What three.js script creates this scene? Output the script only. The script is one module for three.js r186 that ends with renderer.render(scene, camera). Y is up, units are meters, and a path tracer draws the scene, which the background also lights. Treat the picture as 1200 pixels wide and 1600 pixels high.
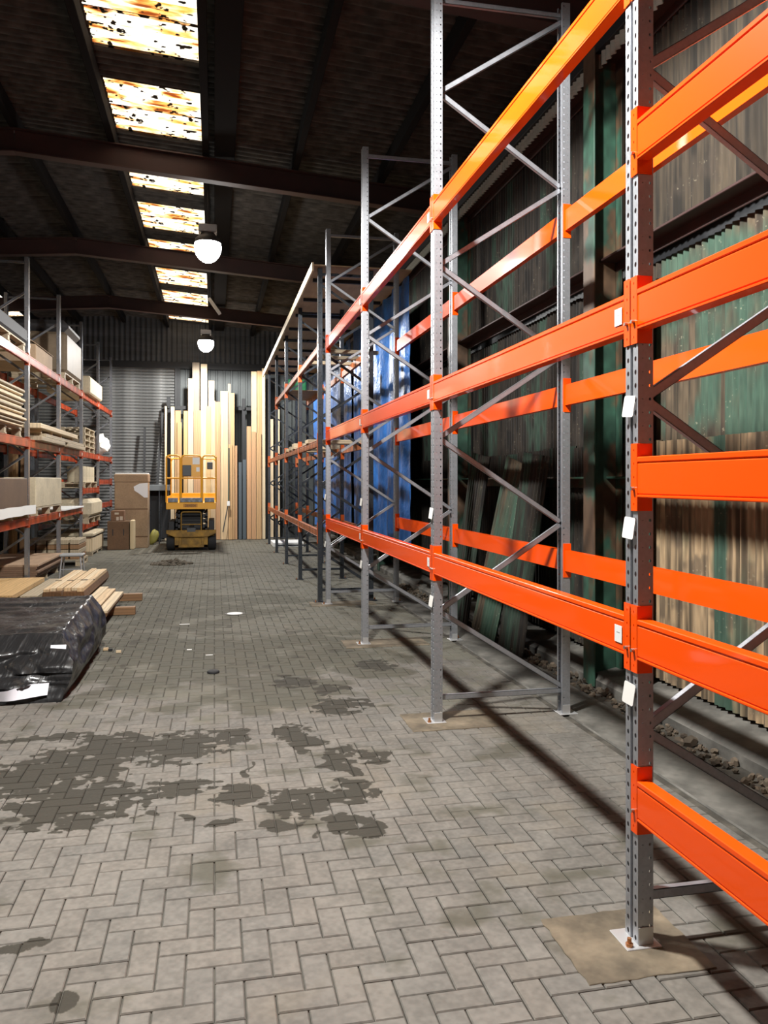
import * as THREE from 'three';
import { mergeGeometries } from 'three/addons/utils/BufferGeometryUtils.js';

// ---------------------------------------------------------------- camera, sky, exposure
// World: x to the right, y up, the aisle runs along -z. D(d) is a distance d down the aisle from the camera.
const scene = new THREE.Scene();
const camera = new THREE.PerspectiveCamera(2 * Math.atan(800 / 1250) * 180 / Math.PI, 0.75, 0.05, 200);
camera.position.set(0, 1.72, 0);
camera.rotation.y = -Math.atan(265 / 1250);
camera.setViewOffset(1200, 1600, 0, 48, 1200, 1600);
scene.background = new THREE.Color(1, 1, 1);           // overcast sky, seen only through the roof lights
scene.backgroundIntensity = 3.4;
const renderer = new THREE.WebGLRenderer({ antialias: true });
renderer.toneMapping = THREE.LinearToneMapping;
renderer.toneMappingExposure = 1.0;
renderer.shadowMap.enabled = true;
const LAMPS = [[-0.1, 3.75, 170], [-0.1, 12.75, 62], [-0.22, 21.6, 105]], LAMP_Y = 5.42;

// ---------------------------------------------------------------- helpers
let seed = 12345;
const rnd = () => { seed = (seed + 0x6d2b79f5) | 0; let t = Math.imul(seed ^ (seed >>> 15), 1 | seed); t = (t + Math.imul(t ^ (t >>> 7), 61 | t)) ^ t; return ((t ^ (t >>> 14)) >>> 0) / 4294967296; };
const rr = (a, b) => a + (b - a) * rnd();
const clamp = (x, a = 0, b = 1) => Math.min(b, Math.max(a, x));
const sstep = (a, b, x) => { const t = clamp((x - a) / (b - a)); return t * t * (3 - 2 * t); };
const mixc = (a, b, t) => [a[0] + (b[0] - a[0]) * t, a[1] + (b[1] - a[1]) * t, a[2] + (b[2] - a[2]) * t];
function hash(ix, iy, s) { let h = (Math.imul(ix, 374761393) + Math.imul(iy, 668265263) + Math.imul(s + 17, 1274126177)) | 0; h = Math.imul(h ^ (h >>> 13), 1274126177); return ((h ^ (h >>> 16)) >>> 0) / 4294967296; }
function vnoise(x, y, s = 0, px = 0, py = 0) {
  let ix = Math.floor(x), iy = Math.floor(y); const fx = x - ix, fy = y - iy, u = fx * fx * (3 - 2 * fx), v = fy * fy * (3 - 2 * fy);
  let jx = ix + 1, jy = iy + 1;
  if (px) { ix = ((ix % px) + px) % px; jx = ((jx % px) + px) % px; }
  if (py) { iy = ((iy % py) + py) % py; jy = ((jy % py) + py) % py; }
  const a = hash(ix, iy, s), b = hash(jx, iy, s), c = hash(ix, jy, s), d = hash(jx, jy, s);
  return a + (b - a) * u + (c - a) * v + (a - b - c + d) * u * v;
}
function fbm(x, y, o = 4, s = 0, px = 0, py = 0) { let f = 0, a = 0.5, n = 0; for (let i = 0; i < o; i++) { f += a * vnoise(x, y, s + i, px, py); n += a; a *= 0.5; x *= 2; y *= 2; px *= 2; py *= 2; } return f / n; }
// fn(u, v) -> sRGB colour or grey, 0..1
function tex(w, h, fn, { srgb = true, wrap = true, repeat } = {}) {
  const data = new Uint8Array(w * h * 4);
  for (let j = 0; j < h; j++) for (let i = 0; i < w; i++) {
    const c = fn((i + 0.5) / w, (j + 0.5) / h), o = (j * w + i) * 4, g = typeof c === 'number';
    for (let k = 0; k < 3; k++) data[o + k] = Math.round(clamp(g ? c : c[k]) * 255);
    data[o + 3] = 255;
  }
  const t = new THREE.DataTexture(data, w, h);
  t.magFilter = THREE.LinearFilter; t.minFilter = THREE.LinearMipmapLinearFilter; t.generateMipmaps = true;
  t.wrapS = t.wrapT = wrap ? THREE.RepeatWrapping : THREE.ClampToEdgeWrapping;
  if (srgb) t.colorSpace = THREE.SRGBColorSpace;
  if (repeat) t.repeat.set(...repeat);
  t.needsUpdate = true;
  return t;
}
const again = (t, rx, ry, ox = 0, oy = 0) => { const c = t.clone(); c.repeat.set(rx, ry); c.offset.set(ox, oy); c.needsUpdate = true; return c; };
const lin = (r, g, b) => new THREE.Color().setRGB(r, g, b);
const mat = (color, roughness = 0.7, o = {}) => new THREE.MeshPhysicalMaterial({ color: Array.isArray(color) ? lin(...color) : new THREE.Color(color), roughness, metalness: 0, ...o });

const taken = {};
const numbered = (n) => { const k = taken[n] = (taken[n] ?? -1) + 1; return k ? n + '_' + String(k).padStart(3, '0') : n; };
function thing(name, label, category, [x, y, z] = [0, 0, 0], turn = 0, group, kind) {
  const o = new THREE.Group(); o.name = numbered(name); o.position.set(x, y, z); o.rotation.y = turn;
  o.userData = { label, category }; if (group) o.userData.group = group; if (kind) o.userData.kind = kind;
  scene.add(o); return o;
}
function part(parent, name, geo, m, label, kind) {
  const o = new THREE.Mesh(geo, m); o.name = name; o.castShadow = o.receiveShadow = true;
  if (label) o.userData.label = label; if (kind) o.userData.kind = kind;
  parent.add(o); return o;
}
function solo(name, geo, m, label, category, [x, y, z] = [0, 0, 0], turn = 0, group, kind) {
  const o = part(scene, numbered(name), geo, m); o.position.set(x, y, z); o.rotation.y = turn;
  o.userData = { label, category }; if (group) o.userData.group = group; if (kind) o.userData.kind = kind;
  return o;
}
const D = (d) => -d;

// ---- geometry: everything is non-indexed with position, normal and uv in metres
function fromTris(P, UV) {
  const g = new THREE.BufferGeometry(); g.setAttribute('position', new THREE.Float32BufferAttribute(P, 3)); g.setAttribute('uv', new THREE.Float32BufferAttribute(UV, 2)); g.computeVertexNormals(); return g;
}
const plain = (g) => { const n = g.index ? g.toNonIndexed() : g; for (const k of Object.keys(n.attributes)) if (!['position', 'normal', 'uv'].includes(k)) n.deleteAttribute(k); n.morphAttributes = {}; return n; };
const M = (...gs) => mergeGeometries(gs.flat().map(plain), false);
// a box with chamfered edges; uv in metres, v along the longest side
function cbox(w, h, d, b = 0.003, cx = 0, cy = 0, cz = 0) {
  b = Math.min(b, w / 2.2, h / 2.2, d / 2.2);
  const S = [w / 2, h / 2, d / 2], P = [], UV = [], L = w >= h && w >= d ? 0 : h >= d ? 1 : 2, ox = (w * 7.3 + h * 3.1 + cx * 1.7) % 1, oy = (d * 5.7 + cz * 0.77) % 1;
  const vert = (s, ax) => { const p = [0, 1, 2].map((k) => s[k] * (k === ax ? S[k] : S[k] - b)); return p; };
  const push = (pts) => {
    const a = new THREE.Vector3(...pts[0]), e1 = new THREE.Vector3(...pts[1]).sub(a), e2 = new THREE.Vector3(...pts[2]).sub(a), n = e1.cross(e2);
    const c = pts.reduce((q, p) => q.add(new THREE.Vector3(...p)), new THREE.Vector3());
    if (n.dot(c) < 0) pts = [...pts].reverse();
    const m = [Math.abs(n.x), Math.abs(n.y), Math.abs(n.z)], ax = m.indexOf(Math.max(...m)), [i, j] = [[2, 1], [0, 2], [0, 1]][ax], [pu, pv] = i === L ? [j, i] : [i, j];
    for (let k = 1; k + 1 < pts.length; k++) for (const p of [pts[0], pts[k], pts[k + 1]]) { P.push(p[0] + cx, p[1] + cy, p[2] + cz); UV.push(p[pu] + ox, p[pv] + oy); }
  };
  for (let ax = 0; ax < 3; ax++) {
    const [i, j] = [0, 1, 2].filter((k) => k !== ax);
    for (const s of [-1, 1]) push([[-1, -1], [1, -1], [1, 1], [-1, 1]].map(([a, c]) => { const q = [0, 0, 0]; q[ax] = s; q[i] = a; q[j] = c; return vert(q, ax); }));
    for (const a of [-1, 1]) for (const c of [-1, 1]) { const q = (t) => { const r = [0, 0, 0]; r[ax] = t; r[i] = a; r[j] = c; return r; }; push([vert(q(-1), i), vert(q(1), i), vert(q(1), j), vert(q(-1), j)]); }
  }
  for (const a of [-1, 1]) for (const c of [-1, 1]) for (const e of [-1, 1]) push([0, 1, 2].map((ax) => vert([a, c, e], ax)));
  return fromTris(P, UV);
}
// a plain box between corners (12 triangles)
const bx = (x0, x1, y0, y1, z0, z1) => cboxPlain(x1 - x0, y1 - y0, z1 - z0, (x0 + x1) / 2, (y0 + y1) / 2, (z0 + z1) / 2);
const cb = (x0, x1, y0, y1, z0, z1, b = 0.004) => cbox(x1 - x0, y1 - y0, z1 - z0, b, (x0 + x1) / 2, (y0 + y1) / 2, (z0 + z1) / 2);
function cboxPlain(w, h, d, cx, cy, cz) {
  const g = new THREE.BoxGeometry(w, h, d).toNonIndexed(), p = g.attributes.position, n = g.attributes.normal, uv = g.attributes.uv, L = w >= h && w >= d ? 0 : h >= d ? 1 : 2;
  for (let k = 0; k < p.count; k++) {
    const q = [p.getX(k), p.getY(k), p.getZ(k)], m = [Math.abs(n.getX(k)), Math.abs(n.getY(k)), Math.abs(n.getZ(k))], ax = m.indexOf(Math.max(...m)), [i, j] = [[2, 1], [0, 2], [0, 1]][ax], [pu, pv] = i === L ? [j, i] : [i, j];
    uv.setXY(k, q[pu] + (cx * 1.7 + cy) % 1, q[pv] + (cz * 0.77 + cx) % 1);
  }
  return g.translate(cx, cy, cz);
}
const V = (x, y, z) => new THREE.Vector3(x, y, z);
function along(g, a, b, side = V(0, 0, 1)) {        // g runs from y=0 to y=1*len already; place it from a to b
  const y = b.clone().sub(a).normalize(), x = y.clone().cross(side).normalize(), z = x.clone().cross(y);
  return g.applyMatrix4(new THREE.Matrix4().makeBasis(x, y, z).setPosition(a));
}
const bar = (a, b, w, t, side) => { const l = a.distanceTo(b); return along(cb(-w / 2, w / 2, 0, l, -t / 2, t / 2, 0.002), a, b, side); };
const channel = (a, b, w, t, s, side) => { const l = a.distanceTo(b); return along(M(bx(-w / 2, w / 2, 0, l, t / 2 - s, t / 2), bx(-w / 2, -w / 2 + s, 0, l, -t / 2, t / 2), bx(w / 2 - s, w / 2, 0, l, -t / 2, t / 2)), a, b, side); };
const tube = (a, b, r, seg = 10) => { const l = a.distanceTo(b); return along(plain(new THREE.CylinderGeometry(r, r, l, seg).translate(0, l / 2, 0)), a, b, Math.abs(b.clone().sub(a).normalize().z) > 0.9 ? V(1, 0, 0) : V(0, 0, 1)); };
const path = (pts, r, seg = 8, round = 0.08, n = 40) => { // tube along a polyline with rounded corners
  const c = new THREE.CurvePath(); let prev = pts[0];
  for (let i = 1; i < pts.length; i++) {
    if (i === pts.length - 1) { c.add(new THREE.LineCurve3(prev, pts[i])); break; }
    const a = pts[i].clone().add(prev.clone().sub(pts[i]).setLength(round)), b = pts[i].clone().add(pts[i + 1].clone().sub(pts[i]).setLength(round));
    c.add(new THREE.LineCurve3(prev, a)); c.add(new THREE.QuadraticBezierCurve3(a, pts[i], b)); prev = b;
  }
  return plain(new THREE.TubeGeometry(c, n, r, seg, false));
};
const cyl = (r, h, seg = 16, r2 = r) => plain(new THREE.CylinderGeometry(r2, r, h, seg).translate(0, h / 2, 0));
function extr(pts, depth, bevel = 0) {            // polygon in xy, pulled along +z
  const s = new THREE.Shape(pts.map((p) => new THREE.Vector2(...p)));
  return plain(new THREE.ExtrudeGeometry(s, { depth, bevelEnabled: bevel > 0, bevelSize: bevel, bevelThickness: bevel, bevelOffset: -bevel, bevelSegments: 1, steps: 1 }));
}
// a corrugated sheet standing in x (width) and y (length), waves in z, uv 0..1 over the sheet
function corrugated(w, len, pitch, amp, thick, seg = 6, { uvm = false, rows = 1, warp = 0 } = {}) {
  const n = Math.max(2, Math.round(w / pitch * seg)), P = [], UV = [], N = [];
  const f = (x) => amp * Math.sin(2 * Math.PI * x / pitch), df = (x) => amp * 2 * Math.PI / pitch * Math.cos(2 * Math.PI * x / pitch);
  const quad = (a, b, c, d) => { for (const q of [a, b, c, a, c, d]) { P.push(q[0], q[1], q[2]); N.push(q[3], q[4], q[5]); UV.push(uvm ? q[0] : q[0] / w, uvm ? q[1] : q[1] / len); } };
  for (let i = 0; i < n; i++) for (let r = 0; r < rows; r++) {
    const x0 = i / n * w, x1 = (i + 1) / n * w, y0 = r / rows * len, y1 = (r + 1) / rows * len, t = thick / 2, n0 = 1 / Math.hypot(df(x0), 1), n1 = 1 / Math.hypot(df(x1), 1), bow = (y) => warp * Math.sin(y / len * Math.PI);
    quad([x0, y0, f(x0) + t + bow(y0), -df(x0) * n0, 0, n0], [x1, y0, f(x1) + t + bow(y0), -df(x1) * n1, 0, n1], [x1, y1, f(x1) + t + bow(y1), -df(x1) * n1, 0, n1], [x0, y1, f(x0) + t + bow(y1), -df(x0) * n0, 0, n0]);
    if (thick) quad([x1, y0, f(x1) - t + bow(y0), df(x1) * n1, 0, -n1], [x0, y0, f(x0) - t + bow(y0), df(x0) * n0, 0, -n0], [x0, y1, f(x0) - t + bow(y1), df(x0) * n0, 0, -n0], [x1, y1, f(x1) - t + bow(y1), df(x1) * n1, 0, -n1]);
    if (thick && r === 0) quad([x0, y0, f(x0) - t, 0, -1, 0], [x1, y0, f(x1) - t, 0, -1, 0], [x1, y0, f(x1) + t, 0, -1, 0], [x0, y0, f(x0) + t, 0, -1, 0]);
    if (thick && r === rows - 1) quad([x0, y1, f(x0) + t, 0, 1, 0], [x1, y1, f(x1) + t, 0, 1, 0], [x1, y1, f(x1) - t, 0, 1, 0], [x0, y1, f(x0) - t, 0, 1, 0]);
  }
  const g = new THREE.BufferGeometry(); g.setAttribute('position', new THREE.Float32BufferAttribute(P, 3)); g.setAttribute('normal', new THREE.Float32BufferAttribute(N, 3)); g.setAttribute('uv', new THREE.Float32BufferAttribute(UV, 2));
  return g;
}

// ---------------------------------------------------------------- materials
const T = {};
T.grain = tex(256, 256, (u, v) => 0.35 + 0.65 * fbm(u * 24, v * 24, 4, 3, 24, 24), { srgb: false });
T.spangle = tex(256, 256, (u, v) => 0.46 + 0.1 * vnoise(u * 40, v * 40, 5, 40, 40) + 0.16 * fbm(u * 6, v * 6, 3, 8, 6, 6), { srgb: false });
T.spangleC = tex(256, 256, (u, v) => 0.86 + 0.05 * vnoise(u * 36, v * 36, 5, 36, 36) + 0.08 * fbm(u * 5, v * 5, 3, 8, 5, 5));
T.wood = tex(256, 512, (u, v) => { const w = fbm(u * 3 + 0.6 * fbm(u * 2, v * 2, 2, 31, 2, 2), v * 2, 3, 21, 3, 2), l = fbm(u * 40 + w * 5, v * 3, 3, 11, 40, 3), r = 0.5 + 0.5 * Math.sin((u * 9 + w * 2.2) * 6.283), k = 0.83 + 0.14 * l - 0.09 * r * r; return [k + 0.03, k, k - 0.05]; });
T.ply = tex(256, 256, (u, v) => { const l = fbm(u * 30, v * 4, 3, 41, 30, 4), b = fbm(u * 4, v * 4, 4, 44, 4, 4), k = 0.78 + 0.12 * l + 0.16 * (b - 0.5); return [k + 0.03, k, k - 0.04]; });
T.dust = tex(256, 256, (u, v) => { const b = fbm(u * 5, v * 5, 5, 61, 5, 5), c = fbm(u * 30, v * 30, 2, 63, 30, 30), k = 0.72 + 0.5 * (b - 0.45) + 0.12 * (c - 0.5); return [k, k, k]; });
T.card = tex(256, 256, (u, v) => { const b = fbm(u * 4, v * 4, 4, 71, 4, 4), c = fbm(u * 60, v * 60, 2, 73, 60, 60), k = 0.86 + 0.16 * (b - 0.5) + 0.1 * (c - 0.5); return [k, k * 0.995, k * 0.98]; });
T.rust = tex(256, 256, (u, v) => { const b = fbm(u * 5, v * 5, 5, 81, 5, 5), s = sstep(0.46, 0.6, b); return mixc([0.17, 0.29, 0.235], [0.33, 0.25, 0.18], s).map((c) => c * (0.75 + 0.5 * fbm(u * 20, v * 20, 2, 84, 20, 20))); });
T.redlead = tex(256, 256, (u, v) => { const b = fbm(u * 4, v * 4, 5, 91, 4, 4); return [0.2 + 0.1 * b, 0.13 + 0.05 * b, 0.115 + 0.05 * b]; });

const galv = mat([0.5, 0.515, 0.55], 0.76, { metalness: 0.74, roughnessMap: again(T.spangle, 3, 3), map: again(T.spangleC, 3, 3) });
const orange = mat([0.95, 0.085, 0.002], 0.4, { specularIntensity: 0.12, clearcoat: 0.5, clearcoatRoughness: 0.055, bumpMap: again(T.grain, 1, 1), bumpScale: 0.00015 });
const orangeLeft = mat([0.62, 0.075, 0.012], 0.5, { specularIntensity: 0.3, clearcoat: 0.25, clearcoatRoughness: 0.1, map: again(T.dust, 1, 1) });
const orangeOld = mat([0.6, 0.16, 0.035], 0.6, { map: again(T.dust, 1.3, 1.3) });
const tabOrange = mat([0.72, 0.12, 0.012], 0.5);
const darkSteel = mat([0.055, 0.062, 0.072], 0.5, { metalness: 0.5, roughnessMap: T.spangle });
const blackSteel = mat([0.014, 0.015, 0.017], 0.6);
const sootSteel = mat([0.012, 0.011, 0.011], 0.95, { specularIntensity: 0.2 });
const boltSteel = mat([0.45, 0.42, 0.38], 0.4, { metalness: 0.9 });
const copper = mat([0.55, 0.26, 0.12], 0.4, { metalness: 0.8 });
const white = mat([0.78, 0.78, 0.76], 0.7);
const wood = {};
for (const [k, c] of Object.entries({ pale: [0.76, 0.59, 0.39], cream: [0.82, 0.7, 0.52], tan: [0.62, 0.41, 0.22], pink: [0.62, 0.38, 0.22], brown: [0.32, 0.19, 0.1], grey: [0.36, 0.31, 0.25], honey: [0.72, 0.5, 0.25], greyed: [0.5, 0.44, 0.34] })) wood[k] = mat(c, 0.65, { map: again(T.wood, 2.2, 0.55), bumpMap: again(T.wood, 2.2, 0.55), bumpScale: 0.0006 });
const plyMat = mat([0.5, 0.36, 0.22], 0.75, { map: again(T.ply, 0.7, 0.7) });
const mdf = mat([0.27, 0.17, 0.11], 0.7, { map: again(T.ply, 0.9, 0.9) });
const mdfPale = mat([0.56, 0.4, 0.28], 0.7, { map: again(T.ply, 0.9, 0.9) });
const creamBoard = mat([0.74, 0.64, 0.46], 0.7, { map: again(T.card, 1, 1) });
const cardMat = mat([0.44, 0.31, 0.2], 0.85, { map: again(T.card, 1, 1) });
const cardDark = mat([0.2, 0.115, 0.065], 0.85, { map: again(T.card, 1, 1) });
const greenSteel = mat([1, 1, 1], 0.6, { map: again(T.rust, 0.8, 0.5) });
const redSteel = mat([0.9, 0.9, 0.9], 0.65, { map: again(T.redlead, 0.7, 0.7) });
const rubber = mat([0.012, 0.012, 0.013], 0.8);

// ---------------------------------------------------------------- the floor: herringbone block paving
const FX0 = -7.8, FX1 = 2.55, FD0 = -9.4, FD1 = 24.85;
const WET = [[-0.56,5.42,0.22,0.24],[-0.24,5.35,0.26,0.27],[0.12,5.49,0.09,0.1],[0.55,5.37,0.08,0.23],[-0.94,5.01,0.3,0.32],[-0.73,4.53,0.3,0.24],[-0.98,4.58,0.14,0.09],[-0.22,4.64,0.17,0.1],[0.16,4.45,0.14,0.11],[0.43,4.27,0.14,0.17],[0.66,4.34,0.16,0.11],[0.66,3.96,0.1,0.09],[0.79,4.91,0.08,0.24],[0.99,4.94,0.09,0.1],[0.76,4.51,0.1,0.07],[0.28,4.03,0.04,0.06],[0.04,4.12,0.06,0.04],[-0.34,4.33,0.02,0.03],[-0.21,4.24,0.04,0.04],[-0.49,2.77,0.05,0.05],[-0.71,3.14,0.05,0.03],[0.91,6.04,0.16,0.17],[1.46,7.35,0.16,0.15],[0.66,6.9,0.13,0.15],[0.93,6.53,0.08,0.19],[0.49,5.22,0.06,0.06],[0.21,4.83,0.02,0.08],[-1.07,5.69,0.21,0.08],[-1.13,4.92,0.07,0.07]];
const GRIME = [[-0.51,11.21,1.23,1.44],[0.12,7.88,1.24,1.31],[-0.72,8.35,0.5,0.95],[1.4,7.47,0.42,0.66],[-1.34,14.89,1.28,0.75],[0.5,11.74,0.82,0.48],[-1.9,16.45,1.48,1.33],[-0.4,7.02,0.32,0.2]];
const blobs = (list, x, d, k) => { let f = 0; for (const [a, b, p, q] of list) { const e = ((x - a) / (p * k)) ** 2 + ((d - b) / (q * k)) ** 2; if (e < 4) f = Math.max(f, 1 - e * 0.5); } return f; };
function floorTone(x, d) {
  const warp = fbm(x * 5, d * 5, 3, 101), warp2 = fbm(x * 5, d * 5, 3, 107);
  const wx = x + (warp - 0.5) * 0.3, wd = d + (warp2 - 0.5) * 0.26;
  const fine = fbm(x * 55, d * 55, 2, 131), mid = fbm(x * 7, d * 7, 4, 141), big = fbm(x * 1.1, d * 1.1, 3, 151);
  let k = 0.9 + 0.18 * (fine - 0.5) + 0.2 * (mid - 0.5) + 0.1 * (big - 0.5), c = [k, k, k];
  const film = sstep(0.62, 0.75, fbm(x * 2.3, d * 2.3, 4, 161));                    // pale dusty scuffs
  c = mixc(c, [0.98, 0.94, 0.86], film * 0.3);
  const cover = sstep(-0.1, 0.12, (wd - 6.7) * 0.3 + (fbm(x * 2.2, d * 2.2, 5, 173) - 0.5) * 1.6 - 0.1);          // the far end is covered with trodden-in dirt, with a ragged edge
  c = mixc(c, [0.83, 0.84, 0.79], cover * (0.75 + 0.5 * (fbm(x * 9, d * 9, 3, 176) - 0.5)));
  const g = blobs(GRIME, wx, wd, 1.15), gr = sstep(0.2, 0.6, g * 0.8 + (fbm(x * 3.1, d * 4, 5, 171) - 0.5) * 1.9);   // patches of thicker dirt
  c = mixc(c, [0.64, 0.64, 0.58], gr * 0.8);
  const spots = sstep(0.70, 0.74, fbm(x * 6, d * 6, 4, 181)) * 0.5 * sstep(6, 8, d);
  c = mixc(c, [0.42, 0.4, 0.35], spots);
  const w = blobs(WET, wx, wd, 1.12), wet = sstep(0.33, 0.45, w + (fbm(x * 17, d * 19, 5, 191) - 0.5) * 1.9 * Math.min(1, w * 4));          // spilt damp patches with sharp outlines
  c = mixc(c, [0.43, 0.415, 0.36], wet * 0.95);
  return c;
}
const NEAR = [-3.2, 2.6, 1.2, 12.8];
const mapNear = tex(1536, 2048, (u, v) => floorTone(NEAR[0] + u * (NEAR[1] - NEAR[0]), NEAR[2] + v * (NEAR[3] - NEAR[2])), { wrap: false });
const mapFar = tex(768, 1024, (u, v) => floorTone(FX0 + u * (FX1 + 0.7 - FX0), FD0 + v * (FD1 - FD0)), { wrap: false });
// uv of the paving is (x, d) in metres
mapNear.repeat.set(1 / (NEAR[1] - NEAR[0]), 1 / (NEAR[3] - NEAR[2])); mapNear.offset.set(-NEAR[0] / (NEAR[1] - NEAR[0]), -NEAR[2] / (NEAR[3] - NEAR[2]));
mapFar.repeat.set(1 / (FX1 + 0.7 - FX0), 1 / (FD1 - FD0)); mapFar.offset.set(-FX0 / (FX1 + 0.7 - FX0), -FD0 / (FD1 - FD0));
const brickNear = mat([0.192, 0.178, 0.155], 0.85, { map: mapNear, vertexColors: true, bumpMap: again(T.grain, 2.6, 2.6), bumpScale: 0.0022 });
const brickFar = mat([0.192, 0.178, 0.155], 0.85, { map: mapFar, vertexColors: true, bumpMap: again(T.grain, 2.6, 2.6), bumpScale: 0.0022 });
const sand = mat([0.14, 0.125, 0.1], 0.95, { map: again(T.dust, 2, 2) });
const concreteMat = mat([0.24, 0.228, 0.2], 0.85, { map: again(T.dust, 0.9, 0.9), bumpMap: again(T.grain, 2, 2), bumpScale: 0.002 });
const mortar = mat([0.27, 0.215, 0.145], 0.9, { map: again(T.dust, 1.4, 1.4), bumpMap: again(T.grain, 3, 3), bumpScale: 0.002 });

const POSTS = [-0.06, 2.74, 5.54, 8.34, 11.14];             // new rack: distance of each frame down the aisle
const RX = 1.53, DEPTH = 1.04;
const PATCHES = POSTS.slice(1).flatMap((d, i) => [[1.25 + [0.0, 0.08, 0.08, 0.06][i], 1.72 + [0.02, 0.3, 0.5, 0.5][i], d - 0.22, d + 0.2]]);
const floor = thing('floor', 'grey concrete block paving laid in herringbone, stained with damp patches', 'floor', [0, 0, 0], 0, undefined, 'structure');
part(floor, 'bedding_sand', bx(FX0, 3.75, -0.2, -0.011, D(FD1), D(FD0)), sand);
{
  const yaw = Math.atan(265 / 1250), cs = Math.cos(yaw), sn = Math.sin(yaw), list = [];
  const U = 0.1, i0 = Math.floor(FX0 / U) + 1, i1 = Math.floor(FX1 / U), j0 = Math.floor(FD0 / U), j1 = Math.floor(FD1 / U);
  for (let a = i0; a < i1; a++) for (let b = j0; b < j1; b++) {
    const r = (((a + b) % 4) + 4) % 4; let w, l;
    if (r === 0) { w = 2; l = 1; } else if (r === 2) { w = 1; l = 2; } else continue;
    if (r === 0 && a + 2 > i1) w = 1;
    // brick with origin cell (a, b): along x when r = 0; else along d, reaching one cell back
    const x0 = a * U, d0 = b * U, x1 = x0 + w * U, d1 = d0 + l * U;
    if (d0 < FD0 || d1 > FD1) continue;
    if (PATCHES.some(([p, q, s, t]) => x0 > p - 0.02 && x1 < q + 0.02 && d0 > s - 0.02 && d1 < t + 0.02)) continue;
    const cx = (x0 + x1) / 2, cd = (d0 + d1) / 2, z = cx * sn + cd * cs, px = 600 + 1250 * (cx * cs - cd * sn) / z, py = 752 + 1250 * 1.72 / z;
    list.push({ x0, x1, d0, d1, key: z > 0.5 && px > -30 && px < 1230 && py < 1640 ? z : 1e6 + z });
  }
  list.sort((p, q) => p.key - q.key);
  const geo = ({ x0, x1, d0, d1 }, P, UV, C) => {
    const g = 0.0022, c = 0.004, h = rr(-0.0012, 0.0012), tx = rr(-0.004, 0.004), tz = rr(-0.004, 0.004), cx = (x0 + x1) / 2, cd = (d0 + d1) / 2;
    const Y = (x, d) => h + (x - cx) * tx + (d - cd) * tz;
    const tone = 0.96 + rr(-0.05, 0.05), warm = rr(-0.012, 0.02), col = [tone * (1 + warm), tone, tone * (1 - warm)];
    const ring = (m, dy) => [[x0 + m, d0 + m], [x1 - m, d0 + m], [x1 - m, d1 - m], [x0 + m, d1 - m]].map(([x, d]) => [x, Y(x, d) + dy, -d, x, d]);
    const top = ring(g + c, 0), sh = ring(g, -0.0045), low = ring(g, -0.013);
    const tri = (...v) => { for (const q of v) { P.push(q[0], q[1], q[2]); UV.push(q[3], q[4]); C.push(...col); } };
    tri(top[0], top[1], top[2]); tri(top[0], top[2], top[3]);
    for (let k = 0; k < 4; k++) { const n = (k + 1) % 4; tri(sh[k], sh[n], top[n]); tri(sh[k], top[n], top[k]); tri(low[k], low[n], sh[n]); tri(low[k], sh[n], sh[k]); }
  };
  const mk = (P, UV, C) => { const g = fromTris(P, UV); g.setAttribute('color', new THREE.Float32BufferAttribute(C, 3)); return g; };
  const rest = [[[], [], []], [[], [], []]];
  list.forEach((q, i) => {
    const near = q.x0 > NEAR[0] && q.d0 > NEAR[2] && q.d1 < NEAR[3];
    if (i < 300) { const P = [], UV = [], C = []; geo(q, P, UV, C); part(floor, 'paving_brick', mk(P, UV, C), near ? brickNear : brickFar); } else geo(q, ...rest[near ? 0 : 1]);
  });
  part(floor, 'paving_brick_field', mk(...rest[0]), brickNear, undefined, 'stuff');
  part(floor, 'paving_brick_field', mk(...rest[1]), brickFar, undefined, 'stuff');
  for (const [a, b, s, t] of PATCHES) {              // mortar infill round the new feet, with a ragged edge
    const pts = [], n = 11, e = () => rr(-0.005, 0.005);
    for (let k = 0; k < n; k++) pts.push([a + (b - a) * k / n + e() * 0.5, s + e()]);
    for (let k = 0; k < n; k++) pts.push([b + e(), s + (t - s) * k / n]);
    for (let k = 0; k < n; k++) pts.push([b - (b - a) * k / n, t + e()]);
    for (let k = 0; k < n; k++) pts.push([a + e(), t - (t - s) * k / n]);
    part(floor, 'mortar_patch', extr(pts, 0.012, 0.002).rotateX(-Math.PI / 2).translate(0, -0.0095, 0), mortar, 'sandy mortar patch round a rack foot');
  }
  // plain concrete margin beside the wall
  part(floor, 'concrete_margin', cb(FX1, 2.95, -0.2, 0.002, D(FD1), D(FD0), 0.008), concreteMat);
}

// ---------------------------------------------------------------- right-hand wall: plinth, corrugated cement sheets on rails between steel columns
const WALLX = 3.42;
const sheetTex = (s, green, base) => tex(256, 512, (u, v) => {
  const str = fbm(u * 26, v * 2.2, 3, s, 26, 0), fine = fbm(u * 60, v * 14, 2, s + 5), blot = fbm(u * 4, v * 6, 4, s + 9), chips = 0.7 * sstep(0.78, 0.83, fbm(u * 70, v * 80, 2, s + 13)) * sstep(0.5, 0.65, blot);
  let c = mixc(base, base.map((x) => x * 0.5), sstep(0.35, 0.75, str));
  c = mixc(c, [0.3, 0.26, 0.22], sstep(0.52, 0.68, blot) * 0.55);
  const gm = sstep(0.42, 0.56, fbm(u * 3 + 0.3, v * 2.5, 4, s + 21) * 0.6 + green(u, v));
  c = mixc(c, mixc([0.2, 0.3, 0.25], [0.3, 0.38, 0.32], str), gm);
  c = mixc(c, [0.72, 0.68, 0.58], chips * 0.7);
  return c.map((x) => x * (0.86 + 0.28 * fine));
}, { wrap: false });
const TAN = [0.66, 0.565, 0.44], DULL = [0.37, 0.32, 0.255], DARK_BASE = [0.25, 0.22, 0.19];
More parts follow.
